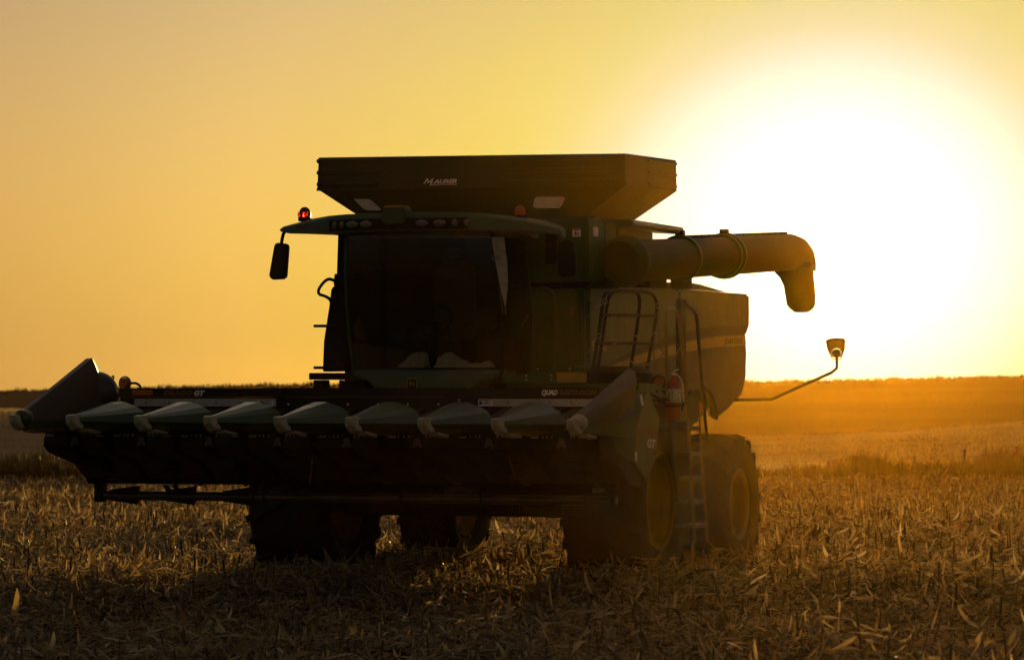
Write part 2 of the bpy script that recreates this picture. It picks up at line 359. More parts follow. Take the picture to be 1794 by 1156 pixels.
# front door panel between cab and side
b = MB(); b.prism([(1.08, 2.62), (1.08, 3.42), (1.12, 3.46), (1.56, 3.46), (1.60, 3.42), (1.60, 2.62), (1.56, 2.58), (1.12, 2.58)], 1, 4.96, 5.0); dr = part('service_door', b, 'green', tank, bevel=0.01)
b = MB(); b.box((1.52, 4.945, 3.2), (1.55, 4.96, 3.3)); b.box((1.52, 4.945, 2.72), (1.55, 4.96, 2.8)); parts_each('hinge', b, 'steel', dr)

# ---- tank extension (folding hopper)
v0, v1 = 5.8, 7.86
FT = [(-1.98, 5.15), (-1.19, 5.165), (0.25, 5.18), (0.31, 5.175), (1.91, 5.13)]
ring_t = [(-1.98, v0, 5.16), (1.91, v0, 5.12), (1.91, v1, 5.17), (-1.98, v1, 5.17)]
ring_m = [(-2.0, v0, 4.78), (1.91, v0, 4.745), (1.92, v1, 4.79), (-2.0, v1, 4.79)]
ring_b = [(-1.50, 5.95, 4.44), (1.38, 5.95, 4.40), (1.38, 7.75, 4.42), (-1.50, 7.75, 4.42)]
def wallband(b, A, B, t=0.03):
    n = 4
    ca_ = Vector((sum(p[0] for p in A) / 4, sum(p[1] for p in A) / 4, 0))
    def inn(p): q = Vector(p); d = Vector((ca_.x - q.x, ca_.y - q.y, 0)).normalized() * t; return tuple(q + d)
    for i in range(4):
        j = (i + 1) % 4
        a, c, d, e = A[i], A[j], B[j], B[i]
        b.add([a, c, d, e, inn(a), inn(c), inn(d), inn(e)], [(0, 1, 2, 3), (7, 6, 5, 4), (0, 4, 5, 1), (3, 2, 6, 7), (1, 5, 6, 2), (0, 3, 7, 4)])
b = MB(); wallband(b, ring_m, ring_b); ext = part('hopper_extension', b, 'tank_green', cb, smooth=0)
b = MB(); wallband(b, ring_t, ring_m)
upper = part('upper_wall', b, 'tank_green', ext, smooth=0)
b = MB()
for dz in (0.045, 0.185, 0.325):
    for (ua, ub) in ((-1.99, -1.2), (0.45, 1.80)):
        za = lerp(5.16, 5.12, (ua + 1.98) / 3.9) - dz; zb = lerp(5.16, 5.12, (ub + 1.98) / 3.9) - dz
        b.tube([(ua, v0 - .012, za), (ub, v0 - .012, zb)], 0.028, 8)
    b.tube([(-1.995, v0, 5.16 - dz), (-1.995, v1, 5.17 - dz)], 0.018, 6); b.tube([(1.915, v0 + .9, 5.14 - dz), (1.915, v1, 5.17 - dz)], 0.018, 6)
parts_each('pressed_rib', b, 'tank_green', ext)
b = MB(); b.box((-2.0, v0 - .02, 4.755), (1.93, v0 - .003, 4.79)); b.box((1.80, v0 - .012, 4.79), (1.86, v0 - .002, 5.12)); b.box((-.66, v0 - .014, 5.115), (-.60, v0 - .002, 5.145))
part('rim_trim', b, 'tank_green', ext)
def on_cone(x, y):
    # a point on the sloping front face of the lower hopper
    for k in range(60):
        v = 5.8 + 0.15 * k / 59
        p = at(x, y, v=v); t = (v - 5.8) / 0.15
        if p[2] <= lerp(4.77, 4.42, t): return (p[0], v - 0.012, p[2])
    return (p[0], 5.92, p[2])
for pts in (((620, 349), (645, 349), (652, 352), (668, 367), (666, 369), (645, 369), (637, 366)), ((941, 345), (986, 345), (990, 348), (984, 361), (979, 365), (938, 365), (934, 362), (937, 349))):
    q = [on_cone(*p) for p in pts]; n = len(q)
    b = MB(); b.add(q + [(x, y + .01, z) for x, y, z in q], [tuple(range(n)), tuple(range(2 * n - 1, n - 1, -1))] + [(i, i + n, (i + 1) % n + n, (i + 1) % n) for i in range(n)])
    part('hopper_window', b, 'galv', ext, smooth=0)
# hopper maker's lettering, swung M with three bars beneath
y0 = v0 - 0.006
MO = at(742, 322, v=y0); sc = 0.0072
def ml(pts, r=.011):
    return [at(x, y, v=y0) for x, y in pts]
b = MB()
def stroke(b, x0, y0_, x1, y1_, wpx):
    # slanted stroke quad drawn on the front wall plane, 4 mm thick
    q = [at(x, y, v=y0) for x, y in ((x0 - wpx / 2, y0_), (x0 + wpx / 2, y0_), (x1 + wpx / 2, y1_), (x1 - wpx / 2, y1_))]
    b.add([(p[0], y0 - .002, p[2]) for p in q] + [(p[0], y0 + .002, p[2]) for p in q], [(0, 1, 2, 3), (7, 6, 5, 4), (0, 4, 5, 1), (1, 5, 6, 2), (2, 6, 7, 3), (3, 7, 4, 0)])
stroke(b, 743, 322.6, 748.8, 312.6, 2.4); stroke(b, 748.8, 312.6, 749.8, 321, 2.4); stroke(b, 749.8, 321, 758.4, 313, 2.4); stroke(b, 758.4, 313, 753, 327.6, 2.4)
for yy, xa, xb in ((323.4, 757, 799.5), (325.4, 756.4, 798.2), (327.4, 755.8, 796.6)):
    q = [at(x, y, v=y0) for x, y in ((xa, yy - .5), (xb + .6, yy - .5), (xb, yy + .5), (xa - .4, yy + .5))]
    b.add([(p[0], y0 - .002, p[2]) for p in q] + [(p[0], y0 + .002, p[2]) for p in q], [(0, 1, 2, 3), (7, 6, 5, 4), (0, 4, 5, 1), (1, 5, 6, 2), (2, 6, 7, 3), (3, 7, 4, 0)])
part('maker_emblem', b, 'white', ext, smooth=0)
o1 = at(759, 321.6, v=y0); o2 = at(800.5, 321.6, v=y0)
lettering('AURER', 0.066, ext, 'maker_lettering', 'white', (o1[0], y0, o1[2]), *FR, shear=0.3, fat=0.0025, width=o2[0] - o1[0])

# ---- unloading auger
UA = 1.9
def ax(x, y): p = at(x, y, u=UA); return Vector(p)
s0, s1 = Vector((UA, 5.7, 3.845)), ax(1381, 441.8)
dirA = (s1 - s0).normalized()
def onA(t): return s0 + dirA * t
LA = (s1 - s0).length
b = MB(); b.tube([onA(0.1), onA(2.35)], .248, 40); au = part('unloading_auger', b, 'auger_paint', cb)
b = MB(); b.tube([onA(2.35), onA(LA * .58)], .246, 40); part('auger_tube', b, 'auger_paint', au)
el = [onA(LA * .58), onA(LA - .3), onA(LA), ax(1410, 446), ax(1408, 462), ax(1401, 500), ax(1401, 530), ax(1401, 546)]
b = MB(); b.tube([onA(LA * .58), onA(LA)], .250, 40)
b.tube([s1 - dirA * .12, s1 + dirA * .02, ax(1391, 445), ax(1396, 452), ax(1398, 462), ax(1398, 474)], .25, 32)
part('auger_elbow', b, 'auger_paint', au)
b = MB()
secs = []
for (xl, xr, y) in ((1358, 1420, 460), (1353, 1424, 468), (1358, 1425, 478), (1366, 1425.5, 486), (1373, 1427, 500), (1376, 1428.5, 518), (1378.5, 1428, 534), (1384, 1424, 541), (1392, 1416, 547)):
    m = ax((xl + xr) / 2, y); h = (xr - xl) / 2 / 126
    secs.append([m + Vector((h * math.cos(t), h * math.sin(t), 0)) for t in np.linspace(0, 2 * math.pi, 24, endpoint=False)])
b.loft(secs); part('spout', b, 'black', au)
b = MB()
for t, r in ((0.12, .30), (0.2, .28), (2.33, .29), (2.42, .27), (LA * .555, .285), (LA * .575, .30)):
    b.tube([onA(t), onA(t + .05)], r, 40)
parts_each('flange', b, 'green', au)
b = MB()
for t in (2.33, LA * .57): b.box(onA(t) + Vector((-.05, 0, .28)), onA(t) + Vector((.05, .1, .345)))
P0 = onA(2.6) + Vector((0, 0, .268)); P1 = onA(LA - .1) + Vector((0, 0, .266)); b.tube([P0, P1], .016, 6)
for k in range(15):
    c = P0.lerp(P1, (k + .5) / 15); b.box(c + Vector((-.02, -.14, -.035)), c + Vector((.02, .14, .004)))
part('hydraulic_line', b, 'black', au)
b = MB(); b.lathe([(0, .0), (0, .24), (.16, .30), (.26, .31), (.32, .28), (.32, 0)], onA(-.12), dirA, 32); part('pivot_elbow', b, 'auger_paint', au)

# ---- cab
CV = 4.1
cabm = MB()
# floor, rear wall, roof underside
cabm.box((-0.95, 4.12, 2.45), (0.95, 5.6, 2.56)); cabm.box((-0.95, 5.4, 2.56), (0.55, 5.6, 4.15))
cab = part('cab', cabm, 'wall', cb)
def pil(name, pts, r, mat='black'):
    b = MB(); b.tube(pts, r, 8, smooth=1); return part(name, b, mat, cab)
wl = [at(607, 408, v=4.02), at(605, 470, v=4.0), at(608, 560, v=4.05), at(622, 668, v=4.15)]
wr = [at(862, 408, v=4.02), at(874, 470, v=4.0), at(880, 560, v=4.05), at(878, 668, v=4.15)]
pil('front_pillar', wl, .022, 'green'); pil('front_pillar', wr, .024)
pil('door_frame', [at(915, 408, v=4.9), at(925, 500, v=4.9), at(934, 560, v=4.9), at(928, 660, v=4.9)], .03, 'green'); pil('rear_pillar', [(-.93, 5.3, 4.15), (-.93, 5.3, 2.56)], .04)
b = MB()
zs = [4.16, 3.9, 3.6, 3.3, 3.0, 2.75, 2.55]
secs = []
def interp(pl, z):
    for a, c in zip(pl[:-1], pl[1:]):
        if a[2] >= z >= c[2]:
            t = (a[2] - z) / (a[2] - c[2]); return Vector(a).lerp(Vector(c), t)
    return Vector(pl[0] if z > pl[0][2] else pl[-1])
for z in zs:
    a, c = interp(wl, z), interp(wr, z); secs.append([Vector((lerp(a.x, c.x, k / 10), lerp(a.y, c.y, k / 10) - .13 * math.sin(math.pi * k / 10), z)) for k in range(11)])
vs = [p for s in secs for p in s]; fs = [(i * 11 + k, i * 11 + k + 1, (i + 1) * 11 + k + 1, (i + 1) * 11 + k) for i in range(len(zs) - 1) for k in range(10)]
b.add(vs, fs); part('windscreen', b, 'glass', cab)
b = MB(); q = [at(866, 410, v=4.06), at(920, 410, v=4.9), at(934, 560, v=4.9), at(930, 650, v=4.9), at(882, 655, v=4.16), at(884, 560, v=4.08), at(878, 480, v=4.03)]
b.add(q, [tuple(range(7))]); part('side_window', b, 'glass', cab, smooth=0)
b = MB(); b.add([(-.94, 4.1, 2.56), (-.94, 5.3, 2.56), (-.94, 5.3, 4.15), (-.92, 4.05, 4.15)], [(0, 1, 2, 3)]); part('side_window', b, 'glass', cab, smooth=0)
# opaque cream panel added ahead of the glass for sky showing through it
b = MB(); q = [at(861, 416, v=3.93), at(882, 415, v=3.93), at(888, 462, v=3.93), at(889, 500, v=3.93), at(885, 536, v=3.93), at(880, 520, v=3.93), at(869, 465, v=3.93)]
n = 7; b.add(q + [(x, y + .02, z) for x, y, z in q], [tuple(range(n)), tuple(range(2 * n - 1, n - 1, -1))] + [(i, i + n, (i + 1) % n + n, (i + 1) % n) for i in range(n)]); part('sky_sliver', b, 'cream', cab, smooth=0)
# inside: seat, column, monitor
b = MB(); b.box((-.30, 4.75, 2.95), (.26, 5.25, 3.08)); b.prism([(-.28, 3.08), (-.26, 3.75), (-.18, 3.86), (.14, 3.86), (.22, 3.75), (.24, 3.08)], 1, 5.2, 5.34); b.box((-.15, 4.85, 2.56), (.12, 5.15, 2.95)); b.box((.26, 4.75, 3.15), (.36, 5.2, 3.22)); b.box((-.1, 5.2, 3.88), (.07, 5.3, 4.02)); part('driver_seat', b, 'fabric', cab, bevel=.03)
b = MB(); b.tube([(-.02, 4.45, 2.56), (-.02, 4.6, 3.12)], .05, 10); c = Vector((-.02, 4.6, 3.15)); b.tube([c + Vector((.2 * math.cos(t), .1 * math.sin(t), .17 * math.sin(t))) for t in np.linspace(0, 2 * math.pi, 25)], .014, 8); part('steering_wheel', b, 'black', cab)
b = MB(); b.box((.45, 4.55, 3.05), (.75, 4.6, 3.28)); b.tube([(.6, 4.6, 3.05), (.6, 4.9, 2.8)], .02, 6); b.box((.5, 4.6, 2.56), (.8, 5.3, 2.95)); part('monitor_console', b, 'fabric', cab, bevel=.01)
b = MB(); b.box((-.88, 4.2, 2.56), (.9, 4.36, 2.60)); part('dash_ledge', b, 'black', cab)
b = MB(); pts = [at(870, 452, v=3.96), at(877, 458, v=3.95), at(882, 500, v=3.95), at(886, 552, v=3.98)]; b.tube(pts, .012, 6, smooth=1); b.tube([at(868, 452, v=3.97), at(872, 470, v=3.97), at(881, 552, v=3.99)], .007, 6); b.box(Vector(at(864, 456, v=3.98)) , Vector(at(876, 448, v=3.93))); part('wiper', b, 'steel', cab)
b = MB(); q = [(600, 443), (608, 443), (608, 462), (600, 462)]; b.box(at(600, 465, v=4.0), at(609, 452, v=4.06)); part('mirror_clamp', b, 'black', cab)
# bumper under the windscreen
b = MB(); secs = []
for k in range(17):
    t = k / 16; u = lerp(-.87, .99, t); e = math.sin(math.pi * t) ** .4 if 0 < t < 1 else 0
    zt = 2.575; zb = lerp(2.50, 2.29 if .15 < t < .85 else 2.42, e); vf = 4.14 - .16 * math.sin(math.pi * t) ** .5
    secs.append([(u, vf + .02, zt), (u, vf, zt - .03), (u, vf, zb + .02), (u, vf + .03, zb), (u, vf + .4, zb), (u, vf + .4, zt)])
b.loft(secs); bump = part('front_cowl', b, 'green', cab, smooth=50)
pe = at(722, 672, v=3.97)
b = MB(); b.prism([(pe[0] + .062 * sx * (1 - c_ * .25), pe[2] + .062 * sy * (1 - d_ * .25)) for sx, sy, c_, d_ in ((-1, 1, 0, 1), (-1, 1, 1, 0), (1, 1, 1, 0), (1, 1, 0, 1), (1, -1, 0, 1), (1, -1, 1, 0), (-1, -1, 1, 0), (-1, -1, 0, 1))], 1, 3.966, 3.975); em = part('emblem', b, 'stripe', bump, smooth=0)
b = MB(); b.prism([(pe[0] + .052 * sx * (1 - c_ * .25), pe[2] + .052 * sy * (1 - d_ * .25)) for sx, sy, c_, d_ in ((-1, 1, 0, 1), (-1, 1, 1, 0), (1, 1, 1, 0), (1, 1, 0, 1), (1, -1, 0, 1), (1, -1, 1, 0), (-1, -1, 1, 0), (-1, -1, 0, 1))], 1, 3.962, 3.9655); part('emblem', b, 'black', bump, smooth=0)
deer = [(-.040, .004), (-.030, .016), (-.022, .018), (-.024, .034), (-.014, .022), (-.006, .034), (-.008, .018), (.000, .008), (.020, .006), (.034, .012), (.040, .004), (.030, -.004), (.040, -.024), (.030, -.028), (.018, -.010), (-.004, -.012), (-.020, -.028), (-.028, -.022), (-.016, -.006), (-.026, .006)]
b = MB(); b.prism([(pe[0] + x, pe[2] + z) for x, z in deer], 1, 3.957, 3.9615); part('emblem', b, 'stripe', bump, smooth=0)
b = MB()
for x in (690, 812, 700):
    p = at(x, 684, v=3.96); b.tube([p, (p[0] + .04, p[1], p[2] + .02), (p[0] + .09, p[1] + .02, p[2] + .055)], .008, 5)
parts_each('cable_loop', b, 'yellow', cab)
# roof with light bar
b = MB(); secs = []
for (u, zt, zb, vf, vb) in ((-1.76, 4.225, 4.19, 4.10, 4.25), (-1.72, 4.245, 4.17, 4.05, 4.3), (-1.5, 4.285, 4.165, 3.98, 4.4), (-1.3, 4.32, 4.16, 3.9, 4.6), (-1.05, 4.345, 4.145, 3.8, 5.4), (-.8, 4.355, 4.14, 3.72, 5.6), (-.4, 4.36, 4.14, 3.66, 5.6), (0, 4.365, 4.14, 3.64, 5.6), (.4, 4.36, 4.14, 3.66, 5.6), (.8, 4.345, 4.14, 3.72, 5.5), (1.05, 4.32, 4.135, 3.8, 5.0), (1.3, 4.28, 4.13, 3.9, 4.6), (1.5, 4.235, 4.115, 3.98, 4.4), (1.62, 4.20, 4.10, 4.03, 4.3), (1.70, 4.15, 4.07, 4.08, 4.25)):
    secs.append([(u, vf, zb + .01), (u, vf + .015, lerp(zb, zt, .75)), (u, vf + .07, zt), (u, vb, zt + .01), (u, vb, zb)])
b.loft(secs); roof = part('roof', b, 'green', cab, smooth=40, bevel=0)
b = MB(); secs = []
for (x) in np.linspace(-1.0, .72, 12):
    vf = 3.64 + .085 * (x / .8) ** 2 * 1.0 - .012
    secs.append([(x, vf, 4.165), (x, vf, 4.29), (x, vf + .02, 4.29), (x, vf + .02, 4.165)])
b.loft(secs); part('light_bar', b, 'black', roof)
for i, (x, rx, rz) in enumerate(((583, .028, .045), (597, .03, .045), (617, .075, .042), (643, .075, .042), (742, .075, .042), (772, .075, .042), (797, .035, .042), (817, .035, .042))):
    p = Vector(at(x, 397, v=3.66)); vf = 3.64 + .085 * (p.x / .8) ** 2 - .045
    b = MB()
    for k in range(1): pass
    secs = []
    for (dv, s_) in ((.035, 1.0), (.0, 1.0), (-.012, .8), (-.018, .4)):
        secs.append([(p.x + rx * s_ * math.cos(t), vf + dv, 4.225 + rz * s_ * math.sin(t)) for t in np.linspace(0, 2 * math.pi, 20, endpoint=False)])
    b.loft(secs); part('work_light', b, 'lamp', roof)
# receiver on the roof
b = MB(); c0, c1 = at(676, 381, v=3.7), at(714, 366, v=3.7); b.prism([(c0[0] - .02, 4.28), (c0[0], 4.40), (c0[0] + .03, 4.43), (c1[0] - .03, 4.43), (c1[0], 4.40), (c1[0] + .02, 4.28), (c1[0] - .02, 4.22), (c0[0] + .02, 4.22)], 1, 3.60, 3.84); rc = part('position_receiver', b, 'green', roof, bevel=.012)
b = MB(); b.box((c0[0] + .01, 3.59, 4.40), (c1[0] - .01, 3.83, 4.438)); part('receiver_cap', b, 'stripe', rc, bevel=.012)
b = MB(); b.tube([at(826, 376, v=4.1), at(833, 338, v=4.1)], .004, 5); b.box(at(824, 378, v=4.1), Vector(at(829, 373, v=4.1)) + Vector((0, .04, 0))); part('antenna', b, 'black', roof)
# beacons
def beacon(x, ybot, ytop, v, mat, backlit):
    p = at(x, ybot, v=v); h = at(x, ytop, v=v)[2] - p[2]; c = (p[0], v, p[2] - .02)
    b = MB(); b.lathe([(0, .075), (.05, .08), (.05, .0)], c, (0, 0, 1), 20); o = part('beacon', b, 'black', roof)
    r = .066; b = MB(); b.lathe([(.05, r), (h * .6, r)] + [(h * .6 + .42 * h * math.sin(t), r * math.cos(t)) for t in np.linspace(.15, 1.55, 7)], c, (0, 0, 1), 20); part('beacon_dome', b, mat, o)
    if backlit:
        for s_ in (-1, 1):
            b = MB(); q = (p[0] + s_ * .040, v - .058, p[2] + .055); b.add([(q[0] - .022, q[1], q[2] - .02), (q[0] + .022, q[1], q[2] - .02), (q[0] + s_ * .024, q[1] + .012, q[2] + .04)], [(0, 1, 2)]); b.add([(q[0] - .022, q[1] - .01, q[2] - .02), (q[0] + .022, q[1] - .01, q[2] - .02), (q[0] + s_ * .024, q[1] + .002, q[2] + .04)], [(2, 1, 0)])
            part('dome_glow_spot', b, 'dome_glow', o, smooth=0)  # glowing patch added on the dome front, standing for sunlight through it
beacon(534, 385, 360, 4.2, 'dome_red', True); beacon(911, 382, 356.5, 4.2, 'dome_orange', False)
# mirrors on curved arms
b = MB(); b.tube([at(503, 402, v=4.15), at(497, 408, v=4.12), at(494, 420, v=4.1), at(493, 430, v=4.1)], .022, 8, smooth=1); mr = part('mirror_arm', b, 'black', roof)
def slab(pts, v, th): return [at(x, y, v=v) for x, y in pts], th
def plate(b, pts, v, th):
    q = [at(x, y, v=v) for x, y in pts]; n = len(q)
    b.add(q + [(x, y + th, z) for x, y, z in q], [tuple(range(n)), tuple(range(2 * n - 1, n - 1, -1))] + [(i, i + n, (i + 1) % n + n, (i + 1) % n) for i in range(n)]); return b
b = plate(MB(), ((484, 425), (502, 427), (505, 431), (501, 484), (498, 489), (478, 490), (472, 487), (471, 481), (480, 429)), 4.08, .06); part('mirror_head', b, 'black', mr, bevel=.012)
b = MB(); b.tube([at(965, 394, v=4.15), at(977, 400, v=4.12), at(983, 412, v=4.1), at(984, 424, v=4.1)], .022, 8, smooth=1); mr = part('mirror_arm', b, 'green', roof)
b = plate(MB(), ((979, 422), (997, 420), (1004, 424), (1008, 450), (1008, 478), (1003, 485), (985, 486), (978, 482), (975, 440)), 4.08, .06); part('mirror_head', b, 'black', mr, bevel=.012)
b = plate(MB(), ((955, 406), (975, 406), (975, 462), (955, 464)), 4.3, .04); part('mirror_head', b, 'black', mr, bevel=.01)
# left side: guard panel, handles and small steps
b = plate(MB(), ((592, 404), (606, 404), (603, 470), (604, 560), (614, 650), (565, 651), (567, 598), (577, 532), (580, 506), (589, 497)), 4.55, .25)
sg_ = part('side_guard', b, 'black', cab, bevel=.01)
b = MB(); b.tube([at(588, 492, v=4.3), at(572, 487, v=4.3), at(553, 514, v=4.3), at(574, 520, v=4.3), at(581, 528, v=4.3), at(580, 545, v=4.35)], .019, 8, smooth=2); b.tube([at(589, 480, v=4.35), at(587, 495, v=4.35), at(590, 510, v=4.4)], .019, 8); part('grab_handle', b, 'black', cab)
for y_ in (571, 644):
    b = MB(); b.tube([at(550, y_, v=4.4), at(590, y_, v=4.4)], .017, 8); part('grab_rail', b, 'black', cab)
b = MB(); b.box(at(541, 665, v=4.2), Vector(at(618, 653, v=4.2)) + Vector((0, .5, 0))); pl = part('side_step', b, 'black', cab, bevel=.006)
b = MB(); b.box(at(549, 684, v=4.25), Vector(at(566, 665.6, v=4.25)) + Vector((0, .2, 0))); b.box(at(594, 684, v=4.25), Vector(at(640, 665.6, v=4.25)) + Vector((0, .3, 0))); part('step_bracket', b, 'black', pl)

# ---- right platform, rails, ladder
b = MB(); b.box((.97, 4.12, 2.43), (1.60, 4.98, 2.53)); b.box((.97, 4.3, 2.34), (2.55, 6.9, 2.42)); b.box((1.0, 4.9, 1.4), (1.3, 5.4, 2.3))
pf = part('platform', b, 'green', cb, bevel=.006)
b = MB(); b.box((1.64, 4.10, 2.43), (1.90, 4.4, 2.545)); part('toolbox', b, 'stripe', pf, bevel=.006)
b = MB()
for x, y in ((922, 658), (922, 665), (966, 658), (966, 665), (942, 646), (998, 646)):
    p = at(x, y, v=4.115); b.lathe([(0, .011), (.01, .011)], (p[0], 4.11, p[2]), (0, 1, 0), 8)
parts_each('bolt', b, 'galv', pf)
b = MB(); q = at(1020, 656, v=4.8); b.lathe([(0, .42), (.12, .42), (.2, .3)], (2.0, 5.2, 2.42), (0, 0, 1), 24); part('spare_hose_coil', b, 'black', pf)
def rail(pts, r=.021, **k):
    return MB().tube([at(x, y, **k) for x, y in pts], r, 8, smooth=2)
# loop in front of the service door
b = rail(((936, 655), (936, 590), (937, 540), (938, 514), (946, 505), (958, 505), (968, 512), (972, 530), (972, 600), (970, 658)), .02, v=4.5)
for y_ in (551, 597): b.tube([at(936, y_, v=4.5), at(971, y_, v=4.5)], .014, 6)
part('handrail', b, 'green', pf)
b = MB().tube([at(925, 552, v=4.6), at(896, 606, v=4.6)], .014, 6); part('support_rod', b, 'green', pf)
# twin gates
for (du, pts, rungs) in ((2.45, ((1035, 668), (1048, 590), (1056, 530), (1060, 513), (1072, 509), (1110, 509), (1121, 518), (1120, 545), (1112, 600), (1104, 650)), ((552, 1052, 1118), (601, 1044, 1111))),
                         (2.15, ((1044, 668), (1056, 590), (1063, 535), (1068, 516), (1078, 510), (1135, 510), (1148, 520), (1152, 540), (1144, 590), (1130, 665)), ((553, 1060, 1148), (602, 1055, 1142)))):
    b = rail(pts, .021, u=du)
    for y_, xa, xb in rungs: b.tube([at(xa, y_, u=du), at(xb, y_, u=du)], .017, 8)
    part('safety_rail', b, 'black', pf)
# sagging chains with rings
def chain(pts, u):
    b = MB(); P = [Vector(at(x, y, u=u)) for x, y in pts]
    for _ in range(3):
        Q = [P[0]]
        for a, c in zip(P[:-1], P[1:]): Q += [a.lerp(c, .25), a.lerp(c, .75)]
        P = Q + [P[-1]]
    tot = 0; last = P[0]; k = 0
    for a, c in zip(P[:-1], P[1:]):
        b.tube([a, c], .005 + .004 * (k % 2), 5); k += 1
    return part('chain', b, 'steel', pf)
chain(((1030, 512), (1034, 530), (1044, 540), (1056, 532)), 2.3); chain(((1084, 558), (1098, 580), (1120, 592), (1140, 590), (1165, 565)), 2.5)
chain(((1079, 606), (1100, 632), (1128, 642), (1150, 632), (1163, 618)), 2.5); chain(((1152, 548), (1154, 590), (1158, 615), (1170, 630), (1186, 622), (1194, 600)), 2.55)
chain(((1024, 622), (1034, 612), (1043, 608), (1048, 600)), 2.3); chain(((1144, 608), (1146, 630), (1149, 660)), 2.55); chain(((1005, 640), (1020, 643), (1040, 634)), 2.3); chain(((1028, 556), (1040, 545), (1050, 530)), 2.3)
b = MB()
for x, y in ((1052, 530), (1060, 528), (1076, 552), (1153, 536), (1042, 590), (1050, 588), (1076, 598), (1165, 612)):
    c = Vector(at(x, y, u=2.48)); rr = .028; b.tube([c + Vector((0, 3.2 * rr * math.cos(t) * .9, rr * math.sin(t))) for t in np.linspace(0, 2 * math.pi, 13)], .005, 5)
parts_each('chain_ring', b, 'steel', pf)
# ladder
LU = 2.66
b = rail(((1168, 660), (1167, 600), (1166, 552), (1170, 542), (1179, 540), (1187, 548), (1192, 575), (1199, 640), (1205, 720), (1210, 820), (1214, 900), (1217, 952)), .021, u=LU)
lad = part('ladder', b, 'rail_grey', pf)
b = rail(((1199, 529), (1206, 537), (1216, 545), (1221, 555), (1224, 600), (1229, 660), (1234, 720), (1239, 775)), .021, u=LU); b.add(*[[at(1195, 524, u=LU), at(1204, 524, u=LU), at(1201, 531, u=LU), at(1197, 531, u=LU)], [(0, 1, 2, 3)]]); part('handrail', b, 'black', pf)
b = rail(((1223, 700), (1226, 745), (1228, 790), (1231, 830), (1236, 890), (1240, 948)), .016, u=LU); part('side_rail', b, 'rail_grey', lad)
for y_, xa, xb in ((750, 1206, 1227), (795, 1208, 1229), (838, 1209, 1232), (880, 1211, 1234), (922, 1213, 1238)):
    a, c = Vector(at(xa, y_, u=LU)), Vector(at(xb, y_, u=LU)); b = MB(); b.box((LU - .22, a.y, a.z - .028), (LU, c.y, a.z + .022)); part('rung', b, 'steel', lad, bevel=.006)
b = MB(); b.prism([at(x, y, u=2.5)[1:] for x, y in ((1172, 738), (1204, 738), (1206, 800), (1206, 955), (1186, 955), (1184, 860), (1176, 790))], 0, 2.49, 2.52); part('ladder_shield', b, 'rubber', lad, smooth=0)
b = MB()
for y_ in (881, 923): b.box((2.525, at(1184, y_, u=2.54)[1], at(1184, y_, u=2.54)[2] - .014), (2.62, at(1203, y_, u=2.54)[1], at(1184, y_, u=2.54)[2] + .014))
parts_each('rung', b, 'steel', lad)
b = MB(); p = at(1192, 600, u=2.4); b.box((2.38, p[1] - .12, 2.42), (2.44, p[1] + .10, 3.42)); part('ladder_post', b, 'black', pf)
# round reflector and clutter by the ladder top
p = at(1153, 670, u=2.5); b = MB(); b.lathe([(-.02, .0), (-.02, .088), (.02, .088), (.02, 0)], (p[0], p[1], p[2]), (1, -1.2, 0), 24); rf = part('reflector', b, 'black', pf)
d_ = Vector((1, -1.2, 0)).normalized(); b = MB(); b.lathe([(.021, .0), (.021, .066), (.026, .06), (.028, 0)], p, d_, 24); b.lathe([(-.026, 0), (-.021, .066), (-.0205, 0)], p, d_, 24); part('reflector_lens', b, 'red', rf)
b = MB(); p = Vector(p)
for k in range(7):
    a = p + Vector((random.uniform(-.1, .1), random.uniform(-.3, .2), random.uniform(-.25, -.1))); b.tube([a, a + Vector((random.uniform(-.1, .1), .25, random.uniform(-.02, .1))), a + Vector((.05, .5, random.uniform(-.15, .0)))], .016, 6, smooth=2)
b.box(p + Vector((-.15, -.1, -.52)), p + Vector((0, .55, -.25))); parts_each('hydraulic_hose', b, 'black', pf)
p = at(1128, 672, u=2.4); b = MB(); b.tube([at(1114, 660, u=2.4), at(1124, 668, u=2.4), at(1132, 690, u=2.4)], .018, 6, smooth=2); b.tube([at(1118, 680, u=2.4), at(1128, 670, u=2.4), at(1142, 671, u=2.4)], .014, 6, smooth=2); parts_each('hydraulic_hose', b, 'black', pf)
b = MB(); p = at(1232, 712, u=2.3); b.box((2.25, p[1] - .05, p[2] - .08), (2.28, p[1] + .05, p[2] + .06)); part('amber_reflector', b, 'orange', pf)
# lamp on a long bent arm at the rear
VA = 11.2
b = MB(); b.tube([(1.6, VA, at(1295, 701, v=VA)[2]), at(1352, 699, v=VA), at(1456, 653, v=VA), at(1466, 645, v=VA), at(1466, 622, v=VA)], .022, 8, smooth=0); arm = part('warning_lamp_arm', b, 'black', cb)
c = Vector(at(1465.5, 619, v=VA))
b = MB(); b.lathe([(-.03, 0), (-.03, .058), (.03, .058), (.03, 0)], c, (0, 1, 0), 24); part('warning_lamp', b, 'black', arm)
outer = [(1447, 597), (1453, 593.5), (1465, 592), (1479, 593), (1480.5, 597), (1480, 611), (1475, 625), (1472.5, 628)]
inner = [(1465.5 + 9.3 * math.cos(R(t)), 619 + 9.3 * math.sin(R(t))) for t in (45, 10, -20, -55, -90, -125, -160, -190, -225)]
poly = outer + inner + [(1458, 628), (1450, 613)]
q = [at(x, y, v=VA) for x, y in poly]; b = MB(); b.prism([(x, z) for x, _, z in q], 1, VA - .012, VA + .012); part('warning_plate', b, 'black', arm, smooth=0)
b = MB(); b.tube([at(1458, 629, v=VA), at(1474, 629, v=VA)], .006, 5); part('lamp_bracket', b, 'black', arm)

